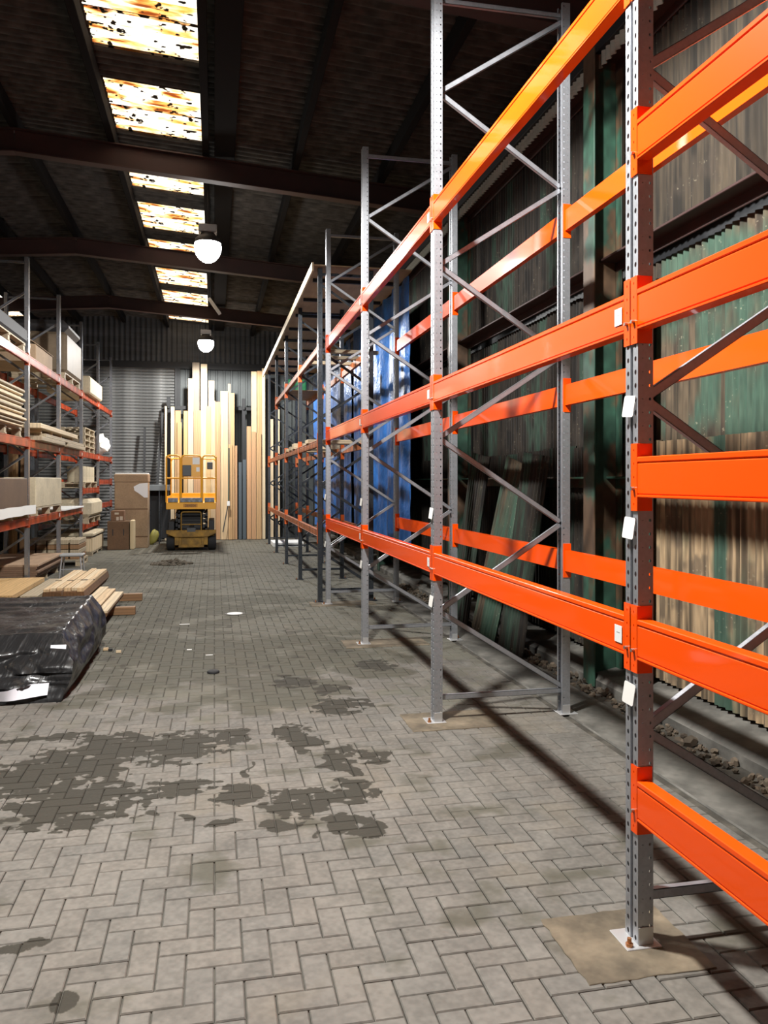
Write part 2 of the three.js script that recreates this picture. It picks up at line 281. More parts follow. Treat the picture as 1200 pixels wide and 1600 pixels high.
const sheetMats = {
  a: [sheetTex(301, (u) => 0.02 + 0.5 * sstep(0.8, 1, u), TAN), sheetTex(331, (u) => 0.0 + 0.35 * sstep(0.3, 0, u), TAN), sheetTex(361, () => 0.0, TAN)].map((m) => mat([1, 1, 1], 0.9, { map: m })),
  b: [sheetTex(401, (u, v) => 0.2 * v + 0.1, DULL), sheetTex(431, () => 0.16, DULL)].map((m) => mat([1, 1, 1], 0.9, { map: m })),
  d: [sheetTex(561, () => 0.12, DARK_BASE), sheetTex(591, () => -0.02, DARK_BASE)].map((m) => mat([0.55, 0.55, 0.55], 0.9, { map: m })),
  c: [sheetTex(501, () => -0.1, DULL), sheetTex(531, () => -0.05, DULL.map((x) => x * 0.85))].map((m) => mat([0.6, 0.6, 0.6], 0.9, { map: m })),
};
const sheetCement = mat([0.55, 0.56, 0.5], 0.9, { map: again(T.card, 1, 1) });
const wallR = thing('wall_right', 'right wall of old corrugated cement sheets on steel rails', 'wall', [0, 0, 0], 0, undefined, 'structure');
{
  const w = 0.775, geos = {};
  const g = (len) => geos[len] ??= corrugated(w, len, 0.0775, 0.014, 0.006, 6).rotateY(-Math.PI / 2).translate(0, 0, 0);   // width along +z, waves along -x
  let k = 0;
  for (let d = FD0; d < FD1; d += 0.752, k++) {
    const put = (len, x, y, ms, j) => { const m = part(wallR, 'corrugated_sheet', g(len), ms[(k * 7 + j) % ms.length]); m.position.set(x + (k % 2) * 0.007, y + rr(-0.02, 0.02), D(d + 0.01)); m.rotation.z = rr(-0.004, 0.004); m.rotation.y = Math.PI; m.position.z = D(d) - 0; };
    const dk = d > 5.9;  // sheets further down the aisle take the darker base colour
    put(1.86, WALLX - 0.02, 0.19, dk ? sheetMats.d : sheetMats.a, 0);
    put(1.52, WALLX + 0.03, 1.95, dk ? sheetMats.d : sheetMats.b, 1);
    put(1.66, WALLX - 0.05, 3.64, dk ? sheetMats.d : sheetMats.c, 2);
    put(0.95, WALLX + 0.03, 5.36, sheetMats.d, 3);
  }
  part(wallR, 'unseen_backing', bx(WALLX + 0.12, WALLX + 0.3, -0.2, 6.6, D(FD1), D(FD0)), blackSteel);  // unseen backing, added so no sky light leaks through the sheet gaps
  part(wallR, 'concrete_plinth', extr([[3.12, -0.18], [3.12, 0.06], [3.16, 0.1], [3.55, 0.17], [3.55, -0.18]], FD1 - FD0).translate(0, 0, D(FD1)), concreteMat);
  for (const [y, x0] of [[3.6, 3.2], [1.76, 3.26], [5.3, 3.22]]) part(wallR, 'sheeting_rail', M(cb(x0, WALLX - 0.06, y - 0.02, y, D(FD1), D(FD0)), cb(WALLX - 0.075, WALLX - 0.06, y - 0.1, y, D(FD1), D(FD0))), y < 3 ? greenSteel : redSteel);
  // eaves flashing: a pale corrugated closer strip under the eaves beam
  const cl = corrugated(1.5, 0.13, 0.0775, 0.014, 0.006, 6).rotateY(Math.PI / 2);
  for (let d = 3.5; d < 14; d += 1.48) { const m = part(wallR, 'eaves_closer', cl, sheetCement); m.position.set(3.2, 5.22, D(d)); }
  part(wallR, 'eaves_beam', cb(3.16, 3.4, 5.34, 5.62, D(FD1), D(FD0)), blackSteel);
}
for (const [i, d] of [1.4, 6.27, 10.35, 15.2, 20.4].entries()) {
  const c = thing('steel_column', ['rusty green steel column against the right wall beside the frame edge', 'rusty green steel column on the right wall behind the nearest bay', 'dark green steel column on the right wall, further back, behind the second bay', 'steel column on the right wall behind the blue sheet', 'steel column at the far end of the right wall'][i], 'column', [3.1, 0, D(d)], 0, undefined, 'structure');
  part(c, 'inner_flange', cb(0, 0.016, 0, 5.35, -0.1, 0.1), greenSteel);
  part(c, 'web', cb(0.016, 0.25, 0, 5.35, -0.006, 0.006), greenSteel);
  part(c, 'outer_flange', cb(0.25, 0.264, 0, 5.35, -0.1, 0.1), greenSteel);
}
{ // flat painted panel fixed beside the nearest column
  const p = solo('wall_panel', cb(0, 0.02, 0.1, 3.4, -0.19, 0.19), mat([0.09, 0.19, 0.135], 0.6, { map: again(T.dust, 1, 1) }), 'flat dark green panel beside the rusty column on the right wall', 'panel', [3.3, 0, D(5.84)], 0, undefined, 'structure');
}
{ // rubble in the gap between floor and plinth
  const base = new THREE.DodecahedronGeometry(1, 0), mesh = new THREE.InstancedMesh(plain(base), mat([0.1, 0.08, 0.06], 0.95), 900), m4 = new THREE.Matrix4(), q = new THREE.Quaternion(), cl = new THREE.Color();
  for (let i = 0; i < 900; i++) {
    const s = rr(0.008, 0.035) * (rnd() < 0.07 ? 1.7 : 1);
    q.setFromEuler(new THREE.Euler(rr(0, 6), rr(0, 6), rr(0, 6)));
    m4.compose(V(rr(2.96, 3.13), rr(-0.035, 0.02), D(rr(2.6, 13))), q, V(s, s * rr(0.5, 0.9), s * rr(0.7, 1.3)));
    mesh.setMatrixAt(i, m4); const t = rr(0.5, 1.8); mesh.setColorAt(i, cl.setRGB(t, t * 0.97, t * 0.92));
  }
  mesh.name = 'rubble'; mesh.castShadow = mesh.receiveShadow = true; mesh.userData = { label: 'loose rubble and dirt in the gap below the right wall', category: 'rubble', kind: 'stuff' };
  scene.add(mesh);
}
for (const [i, [d, y, lean, tilt, len, w]] of [[9.2, 0.1, 0.1, 0.12, 2.05, 0.62], [8.35, 0.12, 0.14, 0.2, 1.98, 0.7], [7.55, 0.1, 0.1, 0.1, 2.0, 0.6]].entries()) {   // loose sheets leaning in the bay
  const s = solo('loose_sheet', corrugated(w, len, 0.0775, 0.014, 0.006, 6).rotateY(-Math.PI / 2).translate(0, 0, w / 2 - w), sheetMats[i === 1 ? 'b' : 'd'][i % 2], ['loose corrugated sheet leaning on the right wall, furthest of three', 'loose corrugated sheet leaning on the right wall, middle of three', 'loose corrugated sheet leaning on the right wall, nearest of three'][i], 'sheet', [2.86 + 0.01 * i, 0.004, D(d)]);
  s.rotation.set(tilt, 0, -lean, 'YXZ');
}

// ---------------------------------------------------------------- roof
const roofY = (x) => 6.63 - 0.072 * Math.abs(x + 2.62);
const ROWS = [-7.9, -6.32, -5.07, -3.87, -2.62, -1.37, -0.12, 1.13, 2.38, 3.72];
const grime = tex(256, 256, (u, v) => { const a = fbm(u * 6, v * 10, 4, 601, 6, 10), b = fbm(u * 50, v * 8, 2, 611, 50, 8), k = 0.17 + 0.16 * a + 0.08 * b; return [k * 1.02, k * 0.98, k * 0.92]; });
const roofSheet = mat([1.0, 1.02, 1.08], 0.95, { specularIntensity: 0.3, map: grime });
const lightTex = [0, 1, 2].map((n) => tex(256, 256, (u, v) => {
  const s = 700 + n * 40, stain = fbm(u * 7, v * 3, 5, s), streak = fbm(u * 30, v * 5, 3, s + 8), moss = fbm(u * 24, v * 16, 3, s + 16), ridge = 0.5 + 0.5 * Math.sin(u * Math.PI * 2 * 5.3);
  let c = mixc([1, 0.97, 0.9], [0.92, 0.62, 0.27], sstep(0.46, 0.68, stain * 0.7 + streak * 0.3));
  c = mixc(c, [0.5, 0.24, 0.1], sstep(0.6, 0.7, stain * 0.55 + streak * 0.45));
  const edge = Math.min(u, 1 - u, v, 1 - v), m = sstep(0.63, 0.68, moss + (edge < 0.05 ? 0.14 : 0) + (ridge > 0.86 ? 0.15 : -0.06));
  return mixc(c, [0.07, 0.05, 0.03], m);
}, { wrap: false }));
const rooflightMats = lightTex.map((m) => new THREE.MeshPhysicalMaterial({ color: 0xffffff, map: m, roughness: 1, transmission: 0.75, thickness: 0, specularIntensity: 0.2 }));
const roof = thing('ceiling', 'dark corrugated sheet roof with rows of stained translucent roof lights', 'roof', [0, 0, 0], 0, undefined, 'structure');
{
  const SW = 0.727, PH = 10.11, geos = {}, far = [], K0 = Math.ceil((FD0 - PH) / SW) - 1, K1 = Math.ceil((FD1 - PH) / SW);
  const g = (i, thick) => geos[i + '|' + thick] ??= (() => {   // a sheet lying over row i: x from its lower purlin to the next, corrugations across the slope
    const a = ROWS[i], b = ROWS[i + 1], len = Math.hypot(b - a, roofY(b) - roofY(a)) + 0.06;
    return corrugated(SW + 0.05, len, 0.142, 0.024, thick, 8, { rows: 1 }).rotateX(-Math.PI / 2).rotateY(-Math.PI / 2).rotateZ(Math.atan2(roofY(b) - roofY(a), b - a)).translate(a, roofY(a) + 0.045, 0);
  })();
  for (let i = 0; i < ROWS.length - 1; i++) for (let k = K0; k <= K1; k++) {
    const d0 = PH + k * SW, d = d0 + SW, clear = (i === 5 || i === 1) && ((k % 3) + 3) % 3 !== 2;
    if (clear) { const m = part(roof, 'roof_light', g(i, 0), rooflightMats[(((k * 5 + i) % 3) + 3) % 3]); m.position.z = D(d); }
    else if (d > 7.5) { const m = part(roof, 'roof_sheet', g(i, 0.007), roofSheet); m.position.z = D(d); }
    else far.push(g(i, 0.007).clone().translate(0, 0, D(d)));
  }
  part(roof, 'roof_sheeting', M(far), roofSheet, undefined, 'stuff');
  for (const x of ROWS) part(roof, 'purlin', cb(x - 0.045, x + 0.045, roofY(x) - 0.2, roofY(x) + 0.004, D(FD1), D(FD0), 0.006), sootSteel);
  part(roof, 'purlin', cb(0.0, 0.28, roofY(0.1) - 0.14, roofY(0.1) - 0.11, D(FD1), D(FD0), 0.006), sootSteel);
}
for (const [i, d] of [-3.2, 1.7, 6.6, 11.5, 16.4, 21.3].entries()) {
  const b = thing('roof_beam', 'brown painted steel roof beam, ' + ['behind the camera', 'overhead', 'above the nearest bay', 'first in view from the camera', 'second in view from the camera', 'furthest in view'][i], 'beam', [0, 0, D(d)], 0, undefined, 'structure');
  for (const [x0, x1] of [[-7.8, -2.62], [-2.62, 3.5]]) {
    const a = V(x0, roofY(x0) - 0.36, 0), c = V(x1, roofY(x1) - 0.36, 0);
    part(b, 'web', bar(a, c, 0.3, 0.012, V(0, 0, 1)), redSteel);
    for (const s of [-1, 1]) { const o = V(0, s * 0.15, 0); part(b, 'flange', bar(a.clone().add(o), c.clone().add(o), 0.018, 0.16, V(0, 0, 1)), redSteel); }
  }
}

// ---------------------------------------------------------------- other walls
const darkClad = mat([0.1, 0.105, 0.11], 0.7, { map: again(T.dust, 1, 1) });
const wallL = thing('wall_left', 'dark corrugated left wall behind the racking', 'wall', [0, 0, 0], 0, undefined, 'structure');
part(wallL, 'sheeting', corrugated(FD1 - FD0, 6.6, 0.15, 0.02, 0.006, 6).rotateY(Math.PI / 2).translate(-7.75, -0.1, D(FD0)), darkClad);
part(wallL, 'unseen_backing', bx(-8.1, -7.8, -0.2, 6.7, D(FD1), D(FD0)), blackSteel);
const wallB = thing('wall_back', 'dark sheet wall behind the camera', 'wall', [0, 0, 0], 0, undefined, 'structure');
part(wallB, 'lining', bx(-8.1, 3.8, -0.2, 6.8, D(FD0), D(FD0) + 0.25), darkClad);
const wallF = thing('wall_far', 'far wall of dark ribbed steel cladding beside a roller shutter', 'wall', [0, 0, 0], 0, undefined, 'structure');
{
  const cladGrey = mat([0.105, 0.12, 0.125], 0.6, { map: again(T.card, 0.6, 0.6), metalness: 0.1 }), z = D(24.85);
  part(wallF, 'backing', bx(-8.1, 3.8, -0.2, 6.8, z - 0.3, z - 0.06), blackSteel);
  const prof = []; for (let k = 0; k < 4; k++) { const o = k * 0.225; prof.push([o, 0], [o + 0.15, 0], [o + 0.165, -0.032], [o + 0.21, -0.032]); } prof.push([0.9, 0]);
  const gp = extr([...prof, [0.9, 0.01], [0, 0.01]].reverse(), 5.1).rotateX(-Math.PI / 2);
  for (let x = -1.02; x < 3.6; x += 0.9) { const m = part(wallF, 'cladding_panel', gp, cladGrey); m.position.set(x, 0, z - 0.04); }
  part(wallF, 'lintel', cb(-8, 3.7, 5.1, 5.3, z - 0.06, z + 0.08), blackSteel);
  const top = corrugated(11.7, 1.4, 0.15, 0.02, 0.006, 6).translate(-8, 5.25, z); part(wallF, 'upper_sheeting', top, darkClad);
  part(wallF, 'door_post', cb(-1.13, -1.0, 0, 5.15, z - 0.05, z + 0.06), blackSteel);
  part(wallF, 'left_cladding', bx(-8, -5.6, 0, 5.1, z - 0.05, z), darkClad);
}
const shut = thing('door_1', 'grey steel roller shutter of narrow horizontal slats in the far wall', 'roller shutter', [-3.36, 0, D(24.82)], 0, undefined, 'structure');
{
  const slatMat = mat([0.3, 0.305, 0.3], 0.5, { metalness: 0.35, map: again(T.dust, 0.7, 0.7) });
  const s = extr([[0, 0], [0.012, 0.006], [0.026, 0.03], [0.026, 0.055], [0.012, 0.085], [0, 0.092], [-0.01, 0.092], [-0.01, 0]], 4.46).rotateY(-Math.PI / 2).translate(2.23, 0, 0);
  for (let y = 0.02, k = 0; y < 5.1; y += 0.092, k++) part(shut, 'slat', s, slatMat).position.set(0, y, 0);
  for (const e of [-1, 1]) part(shut, 'guide_rail', cb(e * 2.24 - 0.05, e * 2.24 + 0.05, 0, 5.1, -0.02, 0.07), blackSteel);
}

// ---------------------------------------------------------------- pendant high-bay lamps
{
  const shell = mat([0.08, 0.08, 0.085], 0.5, { metalness: 0.6 }), glow = new THREE.MeshPhysicalMaterial({ color: 0xffffff, emissive: new THREE.Color(1, 0.99, 0.95), emissiveIntensity: 25, roughness: 0.6 });
  for (const [i, [x, d, power]] of LAMPS.entries()) {
    const l = thing('pendant_lamp', ['round high-bay pendant lamp overhead above the nearest bay', 'lit round pendant lamp under the roof lights, nearer of the two in view', 'lit round pendant lamp in front of the far wall, further of the two', 'round high-bay pendant lamp behind the camera'][i], 'lamp', [x, LAMP_Y, D(d)]);
    part(l, 'lamp_housing', plain(new THREE.LatheGeometry([[0.0, 0.16], [0.1, 0.16], [0.13, 0.12], [0.19, 0.07], [0.205, 0.0], [0.2, 0.0]].map((p) => new THREE.Vector2(...p)), 28)), shell);
    part(l, 'gear_box', cb(-0.14, 0.14, 0.16, 0.28, -0.1, 0.1, 0.01), galv);
    part(l, 'lamp_diffuser', plain(new THREE.LatheGeometry([[0.0, -0.3], [0.07, -0.287], [0.13, -0.248], [0.178, -0.185], [0.203, -0.115], [0.208, -0.05], [0.197, 0.005]].map((p) => new THREE.Vector2(...p)), 28)), glow);
    part(l, 'hanging_rod', tube(V(0, 0.28, 0), V(0, roofY(x) - LAMP_Y - 0.1, 0), 0.008), blackSteel);
    const s = new THREE.SpotLight(new THREE.Color(1, 0.985, 0.95), power, 0, 1.54, 0.1, 2);
    s.position.set(0, -0.15, 0); s.target.position.set(0, -3, 0); s.castShadow = true; s.shadow.radius = 7; s.name = 'lamp_light'; l.add(s, s.target);
  }
  const t = thing('cable_trunking', 'short pale cable trunking hanging below the roof between the two lamps', 'trunking', [0.0, 5.75, D(19.2)], 0, undefined, 'structure');
  part(t, 'duct', bar(V(-0.12, 0.25, 0), V(0.12, -0.15, 0.3), 0.07, 0.07), white);
  part(t, 'bracket', tube(V(-0.12, 0.22, 0), V(-0.12, 0.505, 0), 0.01), blackSteel);
}

// ---------------------------------------------------------------- pallet racking
function holePlate(w, rows, pitch, holes, t) {     // plate in xy, thickness along z, with rows of holes
  const s = new THREE.Shape([[-w / 2, 0], [w / 2, 0], [w / 2, pitch], [-w / 2, pitch]].map((p) => new THREE.Vector2(...p))), rings = [];
  for (const [c, rx, ry] of holes) { const r = []; for (let k = 0; k < 8; k++) { const a = (k + 0.5) / 8 * 2 * Math.PI; r.push(new THREE.Vector2(c + rx * Math.cos(a), pitch / 2 + ry * Math.sin(a))); } rings.push(r); s.holes.push(new THREE.Path(r)); }
  const b = plain(new THREE.ShapeGeometry(s)), f = b.clone(), fp = f.attributes.position, fn = f.attributes.normal, out = [];   // f faces -z, b faces +z
  for (let i = 0; i < fp.count; i += 3) { const p = [0, 1, 2].map((k) => [fp.getX(i + k), fp.getY(i + k)]); [p[0], p[2], p[1]].forEach((q, k) => { fp.setXYZ(i + k, q[0], q[1], 0); fn.setXYZ(i + k, 0, 0, -1); }); }
  b.translate(0, 0, t);
  const P = [], UV = [];
  for (const r of rings) for (let k = 0; k < 8; k++) { const a = r[k], c = r[(k + 1) % 8]; for (const q of [[a, 0], [c, 0], [c, t], [a, 0], [c, t], [a, t]]) { P.push(q[0].x, q[0].y, q[1]); UV.push(q[0].x, q[0].y); } }
  const one = M(f, b, fromTris(P, UV));
  for (let k = 0; k < rows; k++) out.push(one.clone().translate(0, k * pitch, 0));
  const m = M(out), uv = m.attributes.uv, pp = m.attributes.position; for (let i = 0; i < uv.count; i++) uv.setXY(i, pp.getX(i), pp.getY(i));
  return m;
}
// an upright post: faces -x at x = 0, 90 mm wide, 62 mm deep
const postGeo = {};
function post(h, fine, w = 0.09, dp = 0.062) {
  return postGeo[[h, fine, w]] ??= (() => {
    const gs = [], t = 0.0025, rows = Math.round(h / 0.05), sw = w * 0.4;
    for (const s of [-1, 1]) {
      if (fine) {
        gs.push(holePlate(sw, rows, 0.05, [[0, 0.0075, 0.0105]], t).rotateY(Math.PI / 2).translate(0, 0, s * (w / 2 - sw / 2)));
        gs.push(holePlate(dp, rows, 0.05, [[-0.012 , 0.0028, 0.0028], [0.018, 0.005, 0.006]], t).translate(dp / 2, 0, s > 0 ? w / 2 - t : -w / 2));
      } else {
        gs.push(bx(0, t, 0, h, s > 0 ? w / 2 - sw : -w / 2, s > 0 ? w / 2 : -w / 2 + sw), bx(0, dp, 0, h, s > 0 ? w / 2 - t : -w / 2, s > 0 ? w / 2 : -w / 2 + t));
      }
      gs.push(bx(dp - t, dp, 0, h, s > 0 ? w / 2 - 0.018 : -w / 2, s > 0 ? w / 2 : -w / 2 + 0.018));
      gs.push(bx(0, 0.01, 0, h, s > 0 ? 0.009 : -0.0115, s > 0 ? 0.0115 : -0.009));
    }
    gs.push(bx(0.0085, 0.011, 0, h, -0.0105, 0.0105));
    return M(gs);
  })();
}
const footPlate = M(cb(-0.055, 0.085, 0, 0.006, -0.07, 0.07, 0.002), cb(0.0, 0.06, 0.006, 0.07, -0.05, -0.047, 0.001), cb(0.0, 0.06, 0.006, 0.07, 0.047, 0.05, 0.001));
const anchorBolt = M(cyl(0.014, 0.012, 6), cyl(0.008, 0.03, 10));
function rackFrame({ name, label, category = 'rack frame', x, d, face = 1, h = 5.25, depth = DEPTH, fine = true, metal = galv, first = 0.79, step = 1.24, group, w = 0.09, brace = metal }) {
  const f = thing(name, label, category, [x, 0, D(d)], face > 0 ? 0 : Math.PI, group);
  const g = post(h, fine, w), a = part(f, 'upright', g, metal), b = part(f, 'upright', g, metal);
  b.position.x = depth; b.rotation.y = Math.PI;
  for (const [p, o, s] of [[a, 0, 1], [b, depth, -1]]) {
    const m = part(f, 'foot_plate', footPlate, fine ? mat([0.6, 0.6, 0.6], 0.5, { metalness: 0.7 }) : metal); m.position.set(o, 0.002, 0); m.rotation.y = s > 0 ? 0 : Math.PI;
    const k = part(m, 'anchor_bolt', anchorBolt, copper); k.position.set(-0.035, 0.006, 0.045);
  }
  const xa = 0.045, xb = depth - 0.045, top = h - 0.08, br = (p, q, n) => part(f, n, channel(p, q, 0.036, 0.026, 0.0025, V(0, 0, 1)), brace);
  br(V(xa, 0.17, 0), V(xb, 0.17, 0), 'horizontal_brace'); br(V(xa, top, 0), V(xb, top, 0), 'horizontal_brace');
  let y = first - step / 2, s = -1;
  while (y + step / 2 < top + 0.05) { br(V(s < 0 ? xb : xa, Math.max(0.2, y), 0), V(s < 0 ? xa : xb, y + step / 2, 0), 'diagonal_brace'); y += step / 2; s = -s; }
  return f;
}
// a beam: front face at local x = 0 facing -x, centre of its length at z = 0, level = its middle
function beamProfile(h, w) { const e = h / 2; return [[0.003, -e], [w, -e], [w, e], [0.003, e], [0, e - 0.003], [0, e - 0.017], [0.004, e - 0.02], [0.004, e - 0.024], [0.0015, e - 0.027], [0.0015, -e + 0.016], [0.004, -e + 0.013], [0.004, -e + 0.0105], [0, -e + 0.0085], [0, -e + 0.003]]; }
const connGeo = {};
function rackBeam({ label, x, d0, d1, level, face = 1, h = 0.15, m = orange, conn = m, sticker = 0, group, ch = 0.25, postW = 0.09, fine = true, name = 'rack_beam' }) {
  const len = d1 - d0 - postW, b = thing(name, label, 'beam', [x, level, D((d0 + d1) / 2)], face > 0 ? 0 : Math.PI, group);
  part(b, 'box_section', extr(beamProfile(h, 0.05), len - 0.008).translate(-0.006, 0, -len / 2 + 0.004), m);
  for (const s of [-1, 1]) {
    const key = [ch, s, fine, postW].join();
    const g = connGeo[key] ??= (() => {
      const z0 = len / 2;      // connector built for this length; lengths of one run are equal
      const f0 = s > 0 ? 0 : -postW * 0.46, f1 = s > 0 ? postW * 0.46 : 0;
      const gs = [cb(0, 0.062, -ch / 2, ch / 2, s > 0 ? -0.0045 : 0, s > 0 ? 0 : 0.0045, 0.001).translate(-0.006, 0, 0)];
      if (fine) { const pl = holePlate(Math.abs(f1 - f0), Math.round(ch / 0.05), 0.05, [[0, 0.003, 0.0055]], 0.004).rotateY(Math.PI / 2).translate(0, -ch / 2, (f0 + f1) / 2); gs.push(pl.translate(-0.006, 0, 0)); } else gs.push(cb(-0.006, -0.002, -ch / 2, ch / 2, f0, f1, 0.001));
      return M(gs);
    })();
    const c = part(b, 'end_connector', g, conn); c.position.z = s * len / 2;
    if (fine) { const k = part(c, 'locking_pin', cyl(0.007, 0.012, 8).rotateZ(Math.PI / 2), boltSteel); k.position.set(-0.006, -ch * 0.17, s * 0.02); }
  }
  if (sticker) {
    const st = part(b, 'sticker', cb(-0.0075, -0.0062, -0.035, 0.03, -0.028, 0.028, 0.0003), white, 'white sticker'); st.position.z = sticker * (len / 2 - 0.045);
    part(st, 'print', bx(-0.0079, -0.0076, 0.002, 0.005, -0.012, 0.012), mat([0.35, 0.35, 0.35], 0.8));
  }
  return b;
}
const ORD = ['nearest', 'second', 'third', 'fourth', 'fifth'];
// the new galvanised rack on the right
POSTS.forEach((d, i) => rackFrame({ name: 'rack_frame', label: i ? `galvanised rack upright frame on the right, ${ORD[i - 1]} in view from the camera` : 'galvanised rack upright frame beside the camera', x: RX, d }));
const LV = [[1.135, 'lowest'], [2.355, 'middle'], [3.64, 'top']];
const BAY = ['cut off by the right picture edge', 'between the nearest and second galvanised frames', 'between the second and third galvanised frames', 'between the third and fourth galvanised frames'];
for (let k = 0; k < 4; k++) for (const [y, nm] of LV) {
  rackBeam({ label: `glossy orange front beam, ${k ? nm : { lowest: 'second', middle: 'fourth', top: 'sixth' }[nm] + ' from the floor'}${k ? ' level' : ''}, ${BAY[k]}`, x: RX, d0: POSTS[k], d1: POSTS[k + 1], level: y, sticker: k ? -1 * -1 : 0, group: 'orange beams of the right rack' });
  rackBeam({ label: `glossy orange rear beam, ${nm} level, ${BAY[k]}`, x: RX + DEPTH, d0: POSTS[k], d1: POSTS[k + 1], level: y, face: -1, group: 'orange beams of the right rack' });
}
for (const [y, nm] of [[0.54, 'first'], [1.735, 'third'], [2.98, 'fifth']]) rackBeam({ label: `glossy orange front beam, ${nm} from the floor, ${BAY[0]}`, x: RX, d0: POSTS[0], d1: POSTS[1], level: y, group: 'orange beams of the right rack' });
// paper tags hung on the uprights
for (const [i, [k, y, lab]] of [[1, 2.0, 'white paper tag on the nearest upright, topmost of three'], [1, 1.545, 'white paper tag on the nearest upright, middle one of three'], [1, 0.925, 'white paper tag on the nearest upright, lowest of three'], [2, 1.49, 'white paper tag on the second upright, above its lowest beam'], [2, 0.86, 'white paper tag on the second upright, below its lowest beam'], [3, 1.5, 'white paper tag on the third upright, above its lowest beam'], [3, 0.84, 'white paper tag on the third upright, below its lowest beam'], [4, 1.5, 'white paper tag on the fourth upright, above its lowest beam'], [4, 0.84, 'white paper tag on the fourth upright, below its lowest beam']].entries()) {
  const t = solo('paper_tag', extr([[-0.03, 0], [0.03, 0], [0.034, -0.006], [0.034, -0.074], [0.03, -0.08], [-0.03, -0.08], [-0.034, -0.074], [-0.034, -0.006]], 0.0012).rotateY(-Math.PI / 2), mat([0.82, 0.8, 0.76], 0.8), lab, 'tag', [RX - 0.006, y + 0.04, D(POSTS[k])]);
  t.rotation.set(0.08, 0.1, -0.12);
}

// the old dark rack beyond, with a plywood deck on top
const OLD = [11.34, 14.02, 16.74, 19.42, 22.1], OX = 1.44, OD = 0.8;
OLD.forEach((d, i) => rackFrame({ name: 'old_rack_frame', label: `dark old rack upright frame under the plywood deck, ${ORD[i]} from the camera`, x: OX, d, depth: OD, h: 4.75, fine: false, metal: darkSteel, first: 0.72, step: 0.95, w: 0.085 }));
const OBAY = ['first', 'second', 'third', 'fourth'];
for (let k = 0; k < 4; k++) for (const [y, nm] of [[0.98, 'lowest'], [2.26, 'middle'], [3.6, 'top']]) {
  if (k === 3 && nm === 'top') continue;
  for (const [s, nf] of [[1, 'front'], [-1, 'rear']]) rackBeam({ name: 'old_rack_beam', label: `dusty orange old ${nf} beam, ${nm} level, ${OBAY[k]} bay under the plywood deck`, x: s > 0 ? OX : OX + OD, d0: OLD[k], d1: OLD[k + 1], level: y, face: s, h: 0.1, m: orangeOld, conn: tabOrange, ch: 0.3, fine: false, postW: 0.085, group: 'beams of the old rack' });
}
{
  const e = thing('plywood_deck', 'long plywood deck on top of the old dark rack', 'deck', [OX, 4.75, D(11.2)]);
  for (let k = 0; k < 5; k++) part(e, 'plywood_sheet', cb(-0.07, 1.35, 0.002, 0.022, -2.34 * (k + 1) + 0.003, -2.34 * k, 0.002), plyMat);
  for (let k = 0; k < 5; k++) part(e, 'edge_batten', cb(-0.1, -0.072, -0.07, 0.05, -2.34 * (k + 1) + 0.004, -2.34 * k, 0.003), k % 2 ? wood.greyed : wood.cream);
  for (let k = 0; k < 9; k++) part(e, 'bearer', cb(0, 1.3, -0.05, 0.001, -0.75 - k * 1.3, -0.7 - k * 1.3, 0.003), blackSteel);
}

// the left-hand rack
const LP = [11.05, 13.7, 16.35, 19.0, 21.65, 24.3], LX = -2.9, LD = 1.0;
LP.forEach((d, i) => rackFrame({ name: 'left_rack_frame', label: i ? `grey steel upright frame of the left rack, ${ORD[i - 1]} in view` : 'grey steel upright frame of the left rack outside the picture', x: LX, d, face: -1, depth: LD, h: 5.3, fine: false, first: 0.85, step: 1.3, metal: mat([0.33, 0.34, 0.37], 0.42, { metalness: 0.75, roughnessMap: T.spangle }), w: 0.1 }));
const LBAY = ['at the left picture edge', 'second bay from the left edge', 'third bay from the left edge', 'fourth bay from the left edge', 'last bay before the shutter'];
for (let k = 0; k < 5; k++) for (const [y, nm] of [[1.08, 'lowest'], [2.33, 'middle'], [3.67, 'top']]) {
  if (nm === 'lowest' && k > 2) continue;
  for (const [s, nf] of [[-1, 'front'], [1, 'rear']]) rackBeam({ name: 'left_rack_beam', label: `orange ${nf} beam of the left rack, ${nm} level, ${LBAY[k]}`, x: s < 0 ? LX : LX - LD, d0: LP[k], d1: LP[k + 1], level: y, face: s, h: 0.13, m: orangeLeft, ch: 0.2, fine: false, postW: 0.1, sticker: s < 0 && k ? 1 : 0, group: 'beams of the left rack' });
}
for (const [y, nm] of [[0.68, 'low'], [1.5, 'upper']]) for (const [s, nf] of [[-1, 'front'], [1, 'rear']]) for (const k of [3, 4]) rackBeam({ name: 'left_rack_beam', label: `orange ${nf} beam of the left rack, ${nm} extra level, ${LBAY[k]}`, x: s < 0 ? LX : LX - LD, d0: LP[k], d1: LP[k + 1], level: y + (k === 4 ? (y < 1 ? 0.4 : 0.2) : 0), face: s, h: 0.13, m: orangeLeft, ch: 0.2, fine: false, postW: 0.1, group: 'beams of the left rack' });

